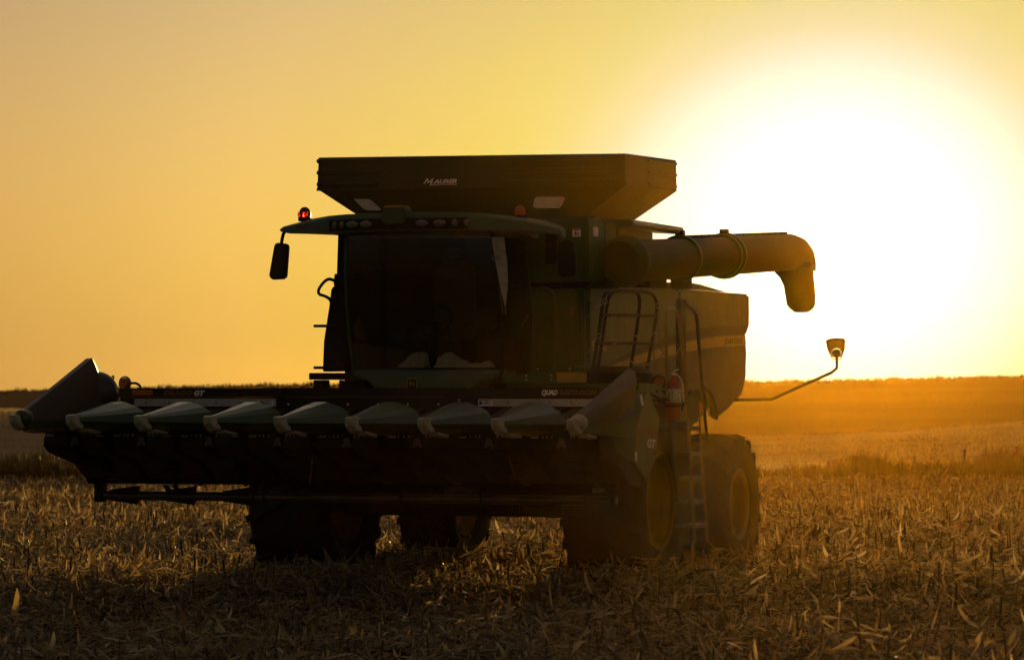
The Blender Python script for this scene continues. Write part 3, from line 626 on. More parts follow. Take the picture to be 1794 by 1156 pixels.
# ---- wheels
def tyre(c, sg, Rr, wd, rim, nl):
    """c = hub centre at mid-width; sg = +1 when its outer face looks to +u"""
    h = wd / 2; s = Rr - rim
    prof = [(-h * .72, rim), (-h * .86, rim + .1 * s), (-h, rim + .45 * s), (-h * .97, rim + .72 * s), (-h * .86, rim + .88 * s), (-h * .5, Rr - .045), (0, Rr - .035), (h * .5, Rr - .045), (h * .86, rim + .88 * s), (h * .97, rim + .72 * s), (h, rim + .45 * s), (h * .86, rim + .1 * s), (h * .72, rim)]
    b = MB(); b.lathe(prof, c, (1, 0, 0), 64, close=True)
    ty = b
    for k in range(nl):
        for sd_ in (-1, 1):
            a0 = 2 * math.pi * (k + (0.5 if sd_ > 0 else 0)) / nl; da = 2 * math.pi / nl * .34
            # chevron lug: from the centre line out to the shoulder, sweeping back
            ring = []
            for (hh, rr_in, rr_out, sh) in ((-.04, Rr - .07, Rr, 0), (.35, Rr - .08, Rr + .002, .34), (.72, Rr - .10, Rr - .006, .66), (.96, Rr - .17, Rr - .035, .86), (1.01, Rr - .24, Rr - .13, .90)):
                x = sd_ * h * hh; a = a0 + sh * (2 * math.pi / nl) * .95
                def pt(an, r): return (c[0] + x, c[1] + r * math.cos(an), c[2] + r * math.sin(an))
                ring.append([pt(a - da / 2, rr_in), pt(a - da / 2 * .8, rr_out), pt(a + da / 2 * .8, rr_out), pt(a + da / 2, rr_in)])
            ty.loft(ring)
    return ty
def wheel(name, c, sg, Rr, wd, rim, nl):
    x1 = sg * wd / 2
    b = MB(); b.lathe([(x1 * .2, 0), (x1 * .2, .20 * rim / .5), (x1 * .34, .19 * rim / .5), (x1 * .34, 0)], c, (1, 0, 0), 20)
    for k in range(10):
        a = 2 * math.pi * k / 10; q = (c[0] + x1 * .2, c[1] + .26 * rim / .5 * math.cos(a), c[2] + .26 * rim / .5 * math.sin(a)); b.lathe([(0, .018), (sg * .035, .018), (sg * .035, 0)], q, (1, 0, 0), 6)
    w = part(name, b, 'yellow', cb)
    b2 = MB(); b2.lathe([(-x1 * .05, 0), (-x1 * .05, rim * .86), (x1 * .04, rim * .86), (x1 * .04, 0)], c, (1, 0, 0), 32); part('brake_shield', b2, 'black', w)
    part('tyre', tyre(c, sg, Rr, wd, rim, nl), 'rubber', w, smooth=40)
    prof = [(x1 * .84, rim + .015), (x1 * .87, rim - .012), (x1 * .80, rim - .035), (x1 * .78, rim - .065), (x1 * .68, rim - .060), (x1 * .60, rim - .075), (x1 * .58, rim - .115), (x1 * .46, rim - .108), (x1 * .38, rim - .125), (x1 * .36, rim - .17), (x1 * .18, rim - .17), (x1 * .0, rim * .62), (x1 * .03, rim * .5), (x1 * .03, 0), (x1 * .0, 0), (x1 * -.04, rim * .5), (x1 * -.3, rim - .06), (x1 * -.8, rim)]
    b = MB(); b.lathe(prof, c, (1, 0, 0), 56, close=True); part('rim', b, 'yellow', w)
    return w
wheel('front_wheel', (1.95, 5.7, 1.05), 1, 1.055, 1.0, .565, 22); wheel('front_wheel', (-1.97, 5.7, 1.05), -1, 1.055, 1.0, .565, 22)
wheel('rear_wheel', (1.88, 9.72, .89), 1, .905, .74, .45, 18); wheel('rear_wheel', (-1.82, 9.72, .89), -1, .905, .74, .45, 18)
b = MB(); b.box((1.0, 5.5, .85), (1.55, 5.9, 1.3)); b.box((-1.55, 5.5, .85), (-1.0, 5.9, 1.3)); parts_each('final_drive', b, 'black', cb, bevel=.03)

# ================================================================== things carried on the combine
p = at(1180, 695, u=2.6)
fe = thing('fire_extinguisher', 'red fire extinguisher with white label strapped upright beside the ladder top', 'fire extinguisher', (p[0], p[1], at(1180, 735, u=2.6)[2]))
r_ = .086; zb = ORG[fe.name].z; h_ = at(1180, 662, u=2.6)[2] - zb
b = MB(); b.lathe([(0, 0), (0, r_ * .9), (.02, r_), (h_ * .82, r_), (h_ * .93, r_ * .8), (h_, r_ * .35), (h_ + .03, r_ * .3), (h_ + .03, 0)], (p[0], p[1], zb), (0, 0, 1), 28); part('cylinder', b, 'red', fe)
b = MB(); b.lathe([(h_ * .42, r_ + .001), (h_ * .42, r_ + .003), (h_ * .74, r_ + .003), (h_ * .74, r_ + .001)], (p[0], p[1], zb), (0, 0, 1), 28); part('label', b, 'galv', fe)
b = MB(); rnd = random.Random(3)
for i in range(5):
    for j in range(6):
        if rnd.random() < .7:
            a = R(-160 + j * 24); z = zb + h_ * (.46 + .055 * i); rr = r_ + .0036
            q = [(p[0] + rr * math.cos(a + d), p[1] + rr * math.sin(a + d), z + e) for d, e in ((0, 0), (.22, 0), (.22, .012), (0, .012))]; b.add(q, [(0, 1, 2, 3)])
part('label_print', b, 'black', fe, smooth=0)
b = MB(); b.lathe([(h_ * .30, r_ + .002), (h_ * .30, r_ + .008), (h_ * .36, r_ + .008), (h_ * .36, r_ + .002)], (p[0], p[1], zb), (0, 0, 1), 28); part('strap', b, 'black', fe)
b = MB(); b.box((p[0] - .02, p[1] - .02, zb + h_ + .03), (p[0] + .02, p[1] + .10, zb + h_ + .055)); b.tube([(p[0], p[1] - .02, zb + h_ + .05), (p[0] - .01, p[1] + .08, zb + h_ + .085), (p[0], p[1] + .2, zb + h_ + .10)], .010, 6); b.tube([(p[0], p[1], zb + h_ + .045), (p[0] + .02, p[1] + .14, zb + h_ + .03), (p[0] + .05, p[1] + .2, zb + h_ - .06), (p[0] + .08, p[1] + .14, zb + .2)], .010, 6, smooth=2); part('valve_handle', b, 'galv', fe)
def cloth(name, label, pts, v, seed):
    rn = random.Random(seed); q = [at(x, y, v=v) for x, y in pts]; zc = 2.60
    cx = sum(a[0] for a in q) / len(q); t = thing(name, label, 'cloth', (cx, v, zc))
    b = MB(); bm = bmesh.new()
    xs = [a[0] for a in q]; u0, u1 = min(xs), max(xs); nu, nv = 26, 10; vs = []
    for i in range(nu + 1):
        u = lerp(u0, u1, i / nu)
        top = zc
        for a, c in zip(q[:-1], q[1:]):
            if a[0] <= u <= c[0] and c[0] > a[0]: top = max(top, lerp(a[2], c[2], (u - a[0]) / (c[0] - a[0])))
        for j in range(nv + 1):
            s = j / nv; hh = (top - zc) * math.sin(math.pi * s) ** .6 if 0 < s < 1 else 0
            vs.append((u + rn.uniform(-.008, .008), v - .09 + .2 * s + rn.uniform(-.01, .01), zc + .002 + max(0, hh + (rn.uniform(-.012, .012) if hh > .01 else 0))))
    b.add(vs, [(i * (nv + 1) + j, (i + 1) * (nv + 1) + j, (i + 1) * (nv + 1) + j + 1, i * (nv + 1) + j + 1) for i in range(nu) for j in range(nv)])
    part('cloth_fold', b, 'rag', t, smooth=80); return t
cloth('crumpled_rag', 'small crumpled white rag on the dash ledge behind the windscreen, left of the longer cloth', ((700, 640), (712, 630), (722, 620), (732, 618), (740, 617), (747, 620), (747, 630), (748, 641)), 4.28, 1)
cloth('crumpled_cloth', 'long white cloth with a drooping tail lying on the dash ledge behind the windscreen', ((764, 641), (768, 626), (780, 618), (792, 619), (804, 628), (816, 632), (822, 637), (840, 637), (858, 632), (862, 640)), 4.28, 2)

# ================================================================== CORN HEADER
hd = thing('corn_header', 'raised eight-row corn header with pointed green snouts mounted on the front of the combine', 'corn header', (0, 2.3, 0))
PI8 = .795; WT = 2.02
def tipz(u): return 2.012 - .006 * u
# centre snouts
def snout(u):
    b = MB(); secs = []
    for t in (0.07, .2, .4, .6, .8, .92, 1.0, 1.07, 1.12):
        v = 1.13 * t; k = t if t <= 1 else 1 - (t - 1) * 3.2; z0 = tipz(u)
        e = min(t, 1.0)
        zt = lerp(z0 + .045, 2.215, e ** 1.05) - (0 if t <= 1 else (t - 1) * 1.1)
        zm = lerp(z0 + .02, 2.105, e); zl = lerp(z0 - .01, 1.985, e); zb = lerp(z0 - .04, 1.90, e)
        hw = max(k, .05)
        def S(x, z): return (u + x, v, z)
        a, m, l_, bt = .065 * hw + .008, .045 + .265 * hw, .05 + .33 * hw, .04 + .29 * hw
        if t < .3: m, l_, bt = (.045 + .265 * hw) , (.05 + .33 * hw), (.04 + .29 * hw)
        secs.append([S(-a, zt), S(a, zt), S(m * .72, lerp(zt, zm, .48)), S(m, zm), S(l_, zl), S(bt, zb), S(bt * .3, zb - .045 * e), S(-bt * .3, zb - .045 * e), S(-bt, zb), S(-l_, zl), S(-m, zm), S(-m * .72, lerp(zt, zm, .48))])
    b.loft(secs); sn = part('snout', b, 'green_plastic', hd, smooth=7)
    tip(u, sn, 0); return sn
def tip(u, parent, v):
    z0 = tipz(u) + .045
    b = MB()
    secs = [[(u - .045, v - .05, z0 + .0), (u + .02, v - .06, z0), (u + .03, v - .05, z0 - .05), (u - .04, v - .05, z0 - .09)],
            [(u - .055, v + .03, z0 + .012), (u + .055, v + .03, z0 + .008), (u + .085, v + .02, z0 - .13), (u - .01, v + .02, z0 - .16)],
            [(u - .05, v + .16, z0 + .015), (u + .055, v + .16, z0 + .01), (u + .08, v + .14, z0 - .14), (u - .02, v + .14, z0 - .17)]]
    b.loft(secs); o = part('snout_tip', b, 'cream', parent, smooth=20, bevel=.006)
    b = MB(); secs = [[(u + .02, v + .14, z0 - .155), (u + .12, v + .14, z0 - .135), (u + .12, v + .15, z0 - .165), (u + .02, v + .15, z0 - .18)], [(u + .04, v + .45, z0 - .175), (u + .12, v + .45, z0 - .17), (u + .12, v + .46, z0 - .19), (u + .04, v + .46, z0 - .20)]]
    b.loft(secs); part('wear_shoe', b, 'cream', parent, smooth=0)
for i in range(1, 8): snout((i - 4) * PI8)
# outer dividers
def polyloft(b, tip_sec, base_px, v, back, mids=(.33, .66)):
    B = [Vector(at(x, y, v=v)) for x, y in base_px]; Tt = [Vector(p) for p in tip_sec]
    secs = [Tt] + [[a.lerp(c, t) for a, c in zip(Tt, B)] for t in mids] + [B, [p.lerp(sum(B, Vector()) / len(B), .25) + Vector((0, back, 0)) for p in B]]
    b.loft(secs)
zt = tipz(-3.03) + .02; u_ = -3.03
b = MB(); polyloft(b, [(u_ - .04, .08, zt - .02), (u_ - .03, .08, zt + .04), (u_, .08, zt + .055), (u_ + .03, .08, zt + .045), (u_ + .05, .08, zt + .01), (u_ + .06, .08, zt - .06), (u_ - .03, .08, zt - .06)],
         [(128, 745), (143, 640), (151, 628), (162, 627), (173, 655), (196, 745), (150, 758)], 1.7, .12)
ld = part('end_divider', b, 'dark_plastic', hd, label='tall left end divider cone, dark against the sky', smooth=25); tip(u_ - .02, ld, 0)
b = MB(); c = Vector(at(181, 690, v=1.95)); b.lathe([(0, .0), (0, .25), (.12, .24), (.2, .18), (.24, .08), (.25, 0)], c - Vector((.02, .12, .0)), (.2, -1, .05), 28); part('divider_cap', b, 'dark_plastic', ld)
b = MB(); b.lathe([(-.12, .0), (-.11, .06), (-.05, .095), (0, .10), (.06, .09), (.1, .05), (.1, .0)], (u_ + .02, .12, zt - .01), (0, -1, 0), 20); part('divider_nose', b, 'green_plastic', ld)
b = MB(); b.tube([at(193, 668, v=2.0), at(197, 658, v=2.0), at(200, 659, v=2.0), at(197, 668, v=2.0)], .009, 6, smooth=1); part('lifting_eye', b, 'black', ld)
b = MB(); secs = []
for t in (.06, .3, .6, 1.0):
    v = 1.5 * t; w0 = .06 + .30 * t; secs.append([(u_ - w0 * .4 - .1 * t + .1 * t, v, lerp(zt - .02, 2.0, t)), (u_ + w0 * 1.6, v, lerp(zt - .02, 2.0, t)), (u_ + w0 * 1.6, v, lerp(zt - .10, 1.88, t)), (u_ + w0 * .4, v, lerp(zt - .13, 1.80, t)), (u_ - w0 * .2, v, lerp(zt - .11, 1.86, t))])
b.loft(secs); part('divider_shoe', b, 'green_plastic', ld, smooth=30)
u2 = 3.19; zt2 = tipz(u2) + .02
b = MB(); polyloft(b, [(u2 - .05, .08, zt2 - .03), (u2 - .04, .08, zt2 + .04), (u2, .08, zt2 + .06), (u2 + .05, .08, zt2 + .03), (u2 + .06, .08, zt2 - .02), (u2 + .05, .08, zt2 - .08), (u2 - .02, .08, zt2 - .07)],
         [(1052, 742), (1088, 657), (1103, 643), (1113, 652), (1116, 668), (1108, 700), (1072, 757)], 1.55, .1)
rd = part('end_divider', b, 'pale_plastic', hd, label='tall right end divider cone rising in front of the handrails', smooth=25); tip(u2, rd, 0)
b = MB(); b.lathe([(-.12, .0), (-.11, .06), (-.05, .09), (0, .095), (.06, .08), (.1, .05), (.1, .0)], (u2 + .03, .12, zt2 - .01), (0, -1, 0), 20); part('divider_nose', b, 'cream', rd)
b = MB(); secs = []
for t in (.06, .5, 1.0):
    v = 1.2 * t; w0 = .05 + .2 * t; secs.append([(u2 - w0 * 1.2, v, lerp(zt2, 2.0, t)), (u2 + w0, v, lerp(zt2, 2.0, t)), (u2 + w0, v, lerp(zt2 - .10, 1.86, t)), (u2 - w0, v, lerp(zt2 - .12, 1.84, t))])
b.loft(secs); part('divider_shoe', b, 'green_plastic', rd, smooth=30)
# side shield with fold
US = 3.46
Bf = [Vector(at(x, y, u=US)) for x, y in ((1133, 684), (1138, 688), (1156, 733), (1151, 780), (1136, 846), (1111, 809), (1115, 749))]
b = MB(); n = len(Bf); b.add(Bf + [p - Vector((.05, 0, 0)) for p in Bf], [tuple(range(n)), tuple(range(2 * n - 1, n - 1, -1))] + [(i, i + n, (i + 1) % n + n, (i + 1) % n) for i in range(n)])
sh = part('end_shield', b, 'shield_green', hd, smooth=20, bevel=.006)
Af = [Bf[0], Bf[6], Bf[5], Vector(at(1082, 792, v=1.15)), Vector(at(1071.5, 764, v=1.1)), Vector(at(1106, 722, v=1.35)), Vector(at(1128, 684, v=1.65))]
n = 7; b = MB(); b.add([p + Vector((-.004, 0, 0)) for p in Af] + [p + Vector((-.03, .05, 0)) for p in Af], [(0, 1, 6), (1, 5, 6), (1, 4, 5), (1, 2, 3, 4), (7, 13, 8), (8, 13, 12), (8, 12, 11), (8, 11, 10, 9)] + [(i, i + n, (i + 1) % n + n, (i + 1) % n) for i in range(n)])
part('shield_front', b, 'shield_green', sh, smooth=20)
def side_quad(b, pts, u, th=.004):
    q = [at(x, y, u=u) for x, y in pts]; b.prism([(v_, w_) for _, v_, w_ in q], 0, u, u + th); return b
for pts in (((1121, 693), (1125, 691), (1128, 709), (1124, 711)),):
    q = [Vector(at(x, y, v=1.50)) for x, y in pts]; b = MB(); b.prism([(a.x, a.z) for a in q], 1, 1.49, 1.50); parts_each('reflective_strip', b, 'white', sh, smooth=0)
b = side_quad(MB(), ((1112, 791), (1115.5, 792), (1115.5, 809), (1112.5, 806)), US + .001); parts_each('reflective_strip', b, 'white', sh, smooth=0)
o1 = at(1117.5, 753, u=US + .003); o2 = at(1152, 762, u=US + .003)
lettering('DRAGO', 0.095, sh, 'name_lettering', 'orange_text', (US + .003, o1[1], o1[2] - .02), (0, 1, -.085), (0, 0, 1), shear=.2, fat=.004, width=(o2[1] - o1[1]) * .96)
o1 = at(1134, 783, u=US + .003); o2 = at(1149, 783, u=US + .003)
lettering('GT', 0.125, sh, 'name_lettering', 'white', (US + .003, o1[1], o1[2]), (0, 1, -.06), (0, 0, 1), shear=.2, fat=.004, width=(o2[1] - o1[1]))
# back frame: top beam, galvanised strips, dark plate
b = MB(); b.box((-2.96, 2.3, 2.265), (-1.05, 2.46, 2.362)); b.box((-1.06, 2.27, 2.262), (2.75, 2.46, 2.366)); b.box((-2.95, 2.34, 1.3), (2.9, 2.46, 2.262)); b.tube([at(492, 680, v=2.26), at(492, 692, v=2.26)], .03, 8)
fm = part('header_frame', b, 'black', hd, bevel=.006)
for xa, xb in ((236, 484), (835, 1058)):
    a, c = at(xa, 712, v=2.31), at(xb, 698.5, v=2.31)
    b = MB(); b.box((a[0], 2.30, a[2]), (c[0], 2.335, c[2])); st = part('galvanised_strip', b, 'galv', fm, bevel=.004)
    b = MB()
    for k in range(6):
        uu = lerp(a[0], c[0], (k + .5) / 6); b.lathe([(0, .010), (-.012, .010), (-.012, 0)], (uu, 2.30, (a[2] + c[2]) / 2), (0, 1, 0), 8)
    parts_each('bolt', b, 'steel', st)
    x = 465 if xa < 300 else 849
    c0, c1 = at(x - 14, 711, v=2.295), at(x + 14, 699, v=2.295)
    b = MB(); b.box((c0[0], 2.293, c0[2]), (c1[0], 2.2985, c1[2])); dc = part('warning_decal', b, 'white', st, smooth=0)
    b = MB(); b.box((c0[0] + .005, 2.290, lerp(c0[2], c1[2], .78)), (c1[0] - .005, 2.2925, c1[2] - .004)); part('decal_band', b, 'red_text', st, smooth=0)
    b = MB(); w_ = c1[0] - c0[0]
    for z in (.2, .35, .5, .65): b.box((c0[0] + w_ * .42, 2.2905, lerp(c0[2], c1[2], z)), (c1[0] - .02 - .02 * (z > .5), 2.2925, lerp(c0[2], c1[2], z) + .004))
    b.prism([(c0[0] + .02, c0[2] + .015), (c0[0] + .05, c0[2] + .06), (c0[0] + .075, c0[2] + .02)], 1, 2.2905, 2.2925); part('decal_print', b, 'black', st, smooth=0)
a, c = at(503, 730, v=2.30), at(838, 694, v=2.30); b = MB(); b.box((a[0], 2.28, a[2]), (c[0], 2.338, c[2] - .02)); b.box((a[0], 2.262, c[2] - .018), (at(785, 694, v=2.3)[0], 2.268, c[2] - .003)); pt_ = part('centre_plate', b, 'black', fm)
b = MB(); b.box((a[0], 2.255, c[2] - .016), (at(785, 694, v=2.3)[0], 2.2615, c[2] - .006)); part('plate_lip', b, 'steel', pt_)
b = MB()
for x in (505, 557, 609, 662, 714, 768, 804):
    p = at(x, 708 if x < 800 else 701, v=2.27); b.lathe([(0, .011), (-.008, .011), (-.012, 0)], (p[0], 2.28, p[2]), (0, 1, 0), 10)
parts_each('bolt', b, 'white', pt_)
c0, c1 = at(232, 692, v=2.295), at(267, 683, v=2.295); b = MB(); b.box((c0[0], 2.291, c0[2]), (c1[0], 2.2985, c1[2])); part('amber_reflector', b, 'orange', fm, smooth=0)
o1, o2 = at(287, 692.5, v=2.295), at(337, 692.5, v=2.295); lettering('DRAGO', .075, fm, 'name_lettering', 'orange_text', (o1[0], 2.296, o1[2]), *FR, shear=.25, fat=.003, width=o2[0] - o1[0])
o1, o2 = at(340, 692.5, v=2.295), at(359, 692.5, v=2.295); lettering('GT', .075, fm, 'name_lettering', 'white', (o1[0], 2.296, o1[2]), *FR, shear=.25, fat=.004, width=o2[0] - o1[0])
o1, o2 = at(949, 691.5, v=2.265), at(977, 691.5, v=2.265); lettering('QUAD', .075, fm, 'name_lettering', 'white', (o1[0], 2.266, o1[2]), *FR, shear=.25, fat=.003, width=o2[0] - o1[0])
o1, o2 = at(978, 691.5, v=2.265), at(1045, 691.5, v=2.265); lettering('SUSPENSION', .075, fm, 'name_lettering', 'orange_text', (o1[0], 2.266, o1[2]), *FR, shear=.25, fat=.003, width=o2[0] - o1[0])
# lamp and hose on the left of the beam
c = Vector(at(219, 671, v=2.36)); b = MB(); b.lathe([(-.05, 0), (-.05, .05), (-.0, .062), (.03, .062), (.03, 0)], c, (0, 1, 0), 20); ml_ = part('marker_lamp', b, 'orange', fm)
b = MB(); b.tube([c + Vector((.072 * math.cos(t), 0, .072 * math.sin(t))) for t in np.linspace(0, 2 * math.pi, 25)], .008, 6); part('lamp_ring', b, 'black', ml_)
b = MB(); b.tube([at(230, 671, v=2.36), at(239, 671, v=2.36), at(246, 676, v=2.36), at(247, 683, v=2.36)], .014, 8, smooth=2); part('lamp_hose', b, 'black', ml_)
b = MB(); b.tube([at(532, 679, v=2.4), at(540, 668, v=2.4)], .003, 4); b.tube([at(527, 680, v=2.4), at(528, 676, v=2.4)], .006, 4); part('wire_end', b, 'black', fm)
# row units
def row_unit(uc, first):
    b = MB()
    prof = [(.95, 1.88), (.90, 1.80), (.90, 1.73), (1.0, 1.665), (1.55, 1.56), (1.86, 1.36), (2.33, 1.345), (2.33, 2.15), (1.6, 2.02)]
    b.prism(prof, 0, uc - .36, uc - .05); b.prism(prof, 0, uc + .05, uc + .36)
    b.prism([(1.5, 1.75), (1.6, 1.45), (2.2, 1.30), (2.33, 1.34), (2.33, 1.9)], 0, uc - .05, uc + .05)
    b.box((uc - .12, 1.3, 1.50), (uc + .12, 1.65, 1.60))
    r = part('row_unit', b, 'black', hd, bevel=.008)
    b = MB(); rn = random.Random(int(uc * 100) + 9)
    for s_ in (-1, 1):
        for k in range(5):
            x = uc + s_ * (.10 + .05 * k) + rn.uniform(-.008, .008); h = rn.uniform(.018, .03); b.box((x, .86, 1.845), (x + .009, .872, 1.845 + h))
        b.box((uc + s_ * .30 - .03, .87, 1.842), (uc + s_ * .30 + .05, .888, 1.857))
    part('gathering_chain', b, 'galv', r)
    b = MB(); b.prism([(uc - .05, 1.75), (uc - .02, 1.84), (uc + .02, 1.84), (uc + .05, 1.75), (uc + .03, 1.73), (uc, 1.80), (uc - .03, 1.73)], 1, .88, .895); b.box((uc - .035, .865, 1.755), (uc + .035, .88, 1.78)); part('stripper_plate', b, 'steel', r)
    return r
for i in range(8): row_unit((i - 3.5) * PI8, i == 0)
b = MB(); b.prism([(.95, 1.88), (.90, 1.80), (.90, 1.73), (1.0, 1.665), (1.62, 1.53), (1.93, 1.36), (1.97, 1.30), (2.35, 1.30), (2.46, 2.2), (1.6, 2.02)], 0, -3.17, -3.10); part('end_plate', b, 'black', hd, bevel=.004)
b = MB(); b.prism([(.95, 1.88), (.90, 1.80), (1.0, 1.665), (1.62, 1.53), (1.93, 1.36), (2.35, 1.30), (2.46, 2.2), (1.6, 2.02)], 0, 3.12, 3.18); part('end_plate', b, 'black', hd, bevel=.004)
# stalk chopping rotor under the units
b = MB(); b.box((-3.16, 2.12, 1.30), (2.98, 2.26, 1.345)); b.box((-3.17, 2.13, 1.09), (-3.075, 2.27, 1.30))
for x in (-2.2, -1.9, -1.35, -.6, .2, 1.0, 1.8, 2.6): b.box((x, 2.15, 1.28), (x + .03, 2.2, 1.30))
for x, y in ((447, 870), (465, 870), (705, 874), (845, 877), (1075, 878)): p = at(x, y, v=2.2); b.box((p[0] - .012, 2.14, 1.10), (p[0] + .012, 2.26, 1.30))
rb = part('rotor_frame', b, 'black', hd, bevel=.004)
b = MB(); b.tube([(-3.10, 2.2, 1.165), (2.96, 2.2, 1.165)], .052, 16)
part('chopping_rotor', b, 'steel', rb)
b = MB()
for k in range(9):
    x = -3.0 + k * .70
    for a in (0.4, 1.6, 2.9, 4.3):
        dz, dv = math.sin(a), math.cos(a)
        b.add([(x - .02, 2.2 + .05 * dv, 1.165 + .05 * dz), (x + .36, 2.2 + .05 * dv, 1.165 + .05 * dz), (x + .36, 2.2 + .108 * dv, 1.165 + .108 * dz), (x - .0, 2.2 + .060 * dv, 1.165 + .060 * dz),
               (x - .02, 2.2 + .05 * dv + .006, 1.165 + .05 * dz + .006), (x + .36, 2.2 + .05 * dv + .006, 1.165 + .05 * dz + .006), (x + .36, 2.2 + .108 * dv + .006, 1.165 + .108 * dz + .006), (x - .0, 2.2 + .060 * dv + .006, 1.165 + .060 * dz + .006)],
              [(0, 1, 2, 3), (7, 6, 5, 4), (0, 4, 5, 1), (1, 5, 6, 2), (2, 6, 7, 3), (3, 7, 4, 0)])
parts_each('rotor_knife', b, 'black', rb, smooth=0)
b = MB(); b.prism([(at(456, 860, v=2.1)[0], 1.2), (at(470, 845, v=2.1)[0], 1.28), (at(480, 845, v=2.1)[0], 1.28), (at(466, 860, v=2.1)[0], 1.2)], 1, 2.1, 2.14)
for xa, xb in ((285, 296), (300, 313)): b.prism([(at(xa, 848, v=2.1)[0], 1.29), (at(xa + 6, 848, v=2.1)[0], 1.29), (at(xb + 3, 858, v=2.1)[0], 1.22), (at(xb - 5, 858, v=2.1)[0], 1.22)], 1, 2.1, 2.14)
parts_each('rotor_bracket', b, 'black', rb, smooth=0)
b = MB(); b.tube([at(549, 778, v=1.0), at(543, 846, v=1.9)], .012, 5); part('trapped_stalk', b, 'stripe', hd)
b = MB(); b.tube([at(886, 775, v=1.0), at(892, 800, v=1.1), at(901, 832, v=1.3)], .011, 5); part('trapped_stalk', b, 'wood', hd)
b = MB(); b.box((-.9, 2.46, 1.2), (.9, 2.75, 2.2)); b.box((-.7, 2.6, .98), (-.5, 3.0, 1.3)); b.box((1.6, 2.46, 1.15), (2.6, 2.9, 1.5)); part('feeder_mount', b, 'black', hd)

# ================================================================== GROUND AND HILLS
X_K = np.array([-300, -60, -26, -10, 0, 13, 27, 60, 300.])
H_PAST = np.array([1.81, 1.81, 1.70, 1.10, .77, .67, 1.17, 1.81, 2.4])    # height of the pasture's brow 130 m away
H_HILL = np.array([1.7, 2.12, 2.39, 2.71, 2.80, 2.88, 3.15, 3.52, 3.9])   # height of the hill crest 175 m away
HX = np.array([-300, -90, -44, -22, 0, 22, 44, 90, 300.])
def smooth(t): t = np.clip(t, 0, 1); return t * t * (3 - 2 * t)
def terrain(x, y):
    x = np.asarray(x, float); y = np.asarray(y, float)
    und = .035 * np.sin(x * .7 + 1.3) * np.sin(y * .45) + .03 * np.sin(x * .23 - y * .31)
    und = und * (1 - smooth((np.abs(y - 42) < 9) * 1.0) * .6)
    lee = np.clip(40 - y, 0, 14) * (.032 - .022 * smooth((x + 1) / 5))          # the ground falls away gently towards the viewer
    hp = np.interp(x * 180 / np.maximum(y, 60), X_K, H_PAST)
    hh = np.interp(x * 300 / np.maximum(y, 60), HX, H_HILL)
    z = und - lee + .13 * (1 - smooth((y - 55) / 20)) + .10 * np.exp(-((y - 38.0) / 1.8) ** 2)
    z = z + hp * smooth((y - 95) / 35)
    z = np.where(y > 131, hp - (hp + .2) * smooth((y - 131) / 17), z)
    z = np.where(y > 148, -.2 + (hh + .2) * smooth((y - 148) / 27), z)
    z = np.where(y > 175, hh - 2.5 * smooth((y - 175) / 80), z)
    return z
def grid_obj(name, xs, ys, zf, mat, kind):
    X, Y = np.meshgrid(xs, ys, indexing='ij'); Z = zf(X, Y)
    co = np.stack([X, Y, Z], -1).reshape(-1, 3); ny = len(ys)
    i, j = np.meshgrid(np.arange(len(xs) - 1), np.arange(ny - 1), indexing='ij'); a = (i * ny + j).ravel()
    fs = np.stack([a, a + ny, a + ny + 1, a + 1], -1)
    o = np_mesh(name, co, fs, mat); o['kind'] = kind; return o
def np_mesh(name, co, fs, mat, tone=None, smooth_=True):
    me = bpy.data.meshes.new(name); k = fs.shape[1]
    me.vertices.add(len(co)); me.vertices.foreach_set('co', co.astype(np.float32).ravel())
    me.loops.add(fs.size); me.loops.foreach_set('vertex_index', fs.astype(np.int32).ravel())
    me.polygons.add(len(fs)); me.polygons.foreach_set('loop_start', np.arange(0, fs.size, k, dtype=np.int32))
    me.update(calc_edges=True)
    if tone is not None:
        at_ = me.attributes.new('tone', 'FLOAT', 'POINT'); at_.data.foreach_set('value', tone.astype(np.float32))
    me.materials.append(mat)
    if smooth_: me.shade_smooth()
    o = bpy.data.objects.new(name, me); COL.objects.link(o); return o
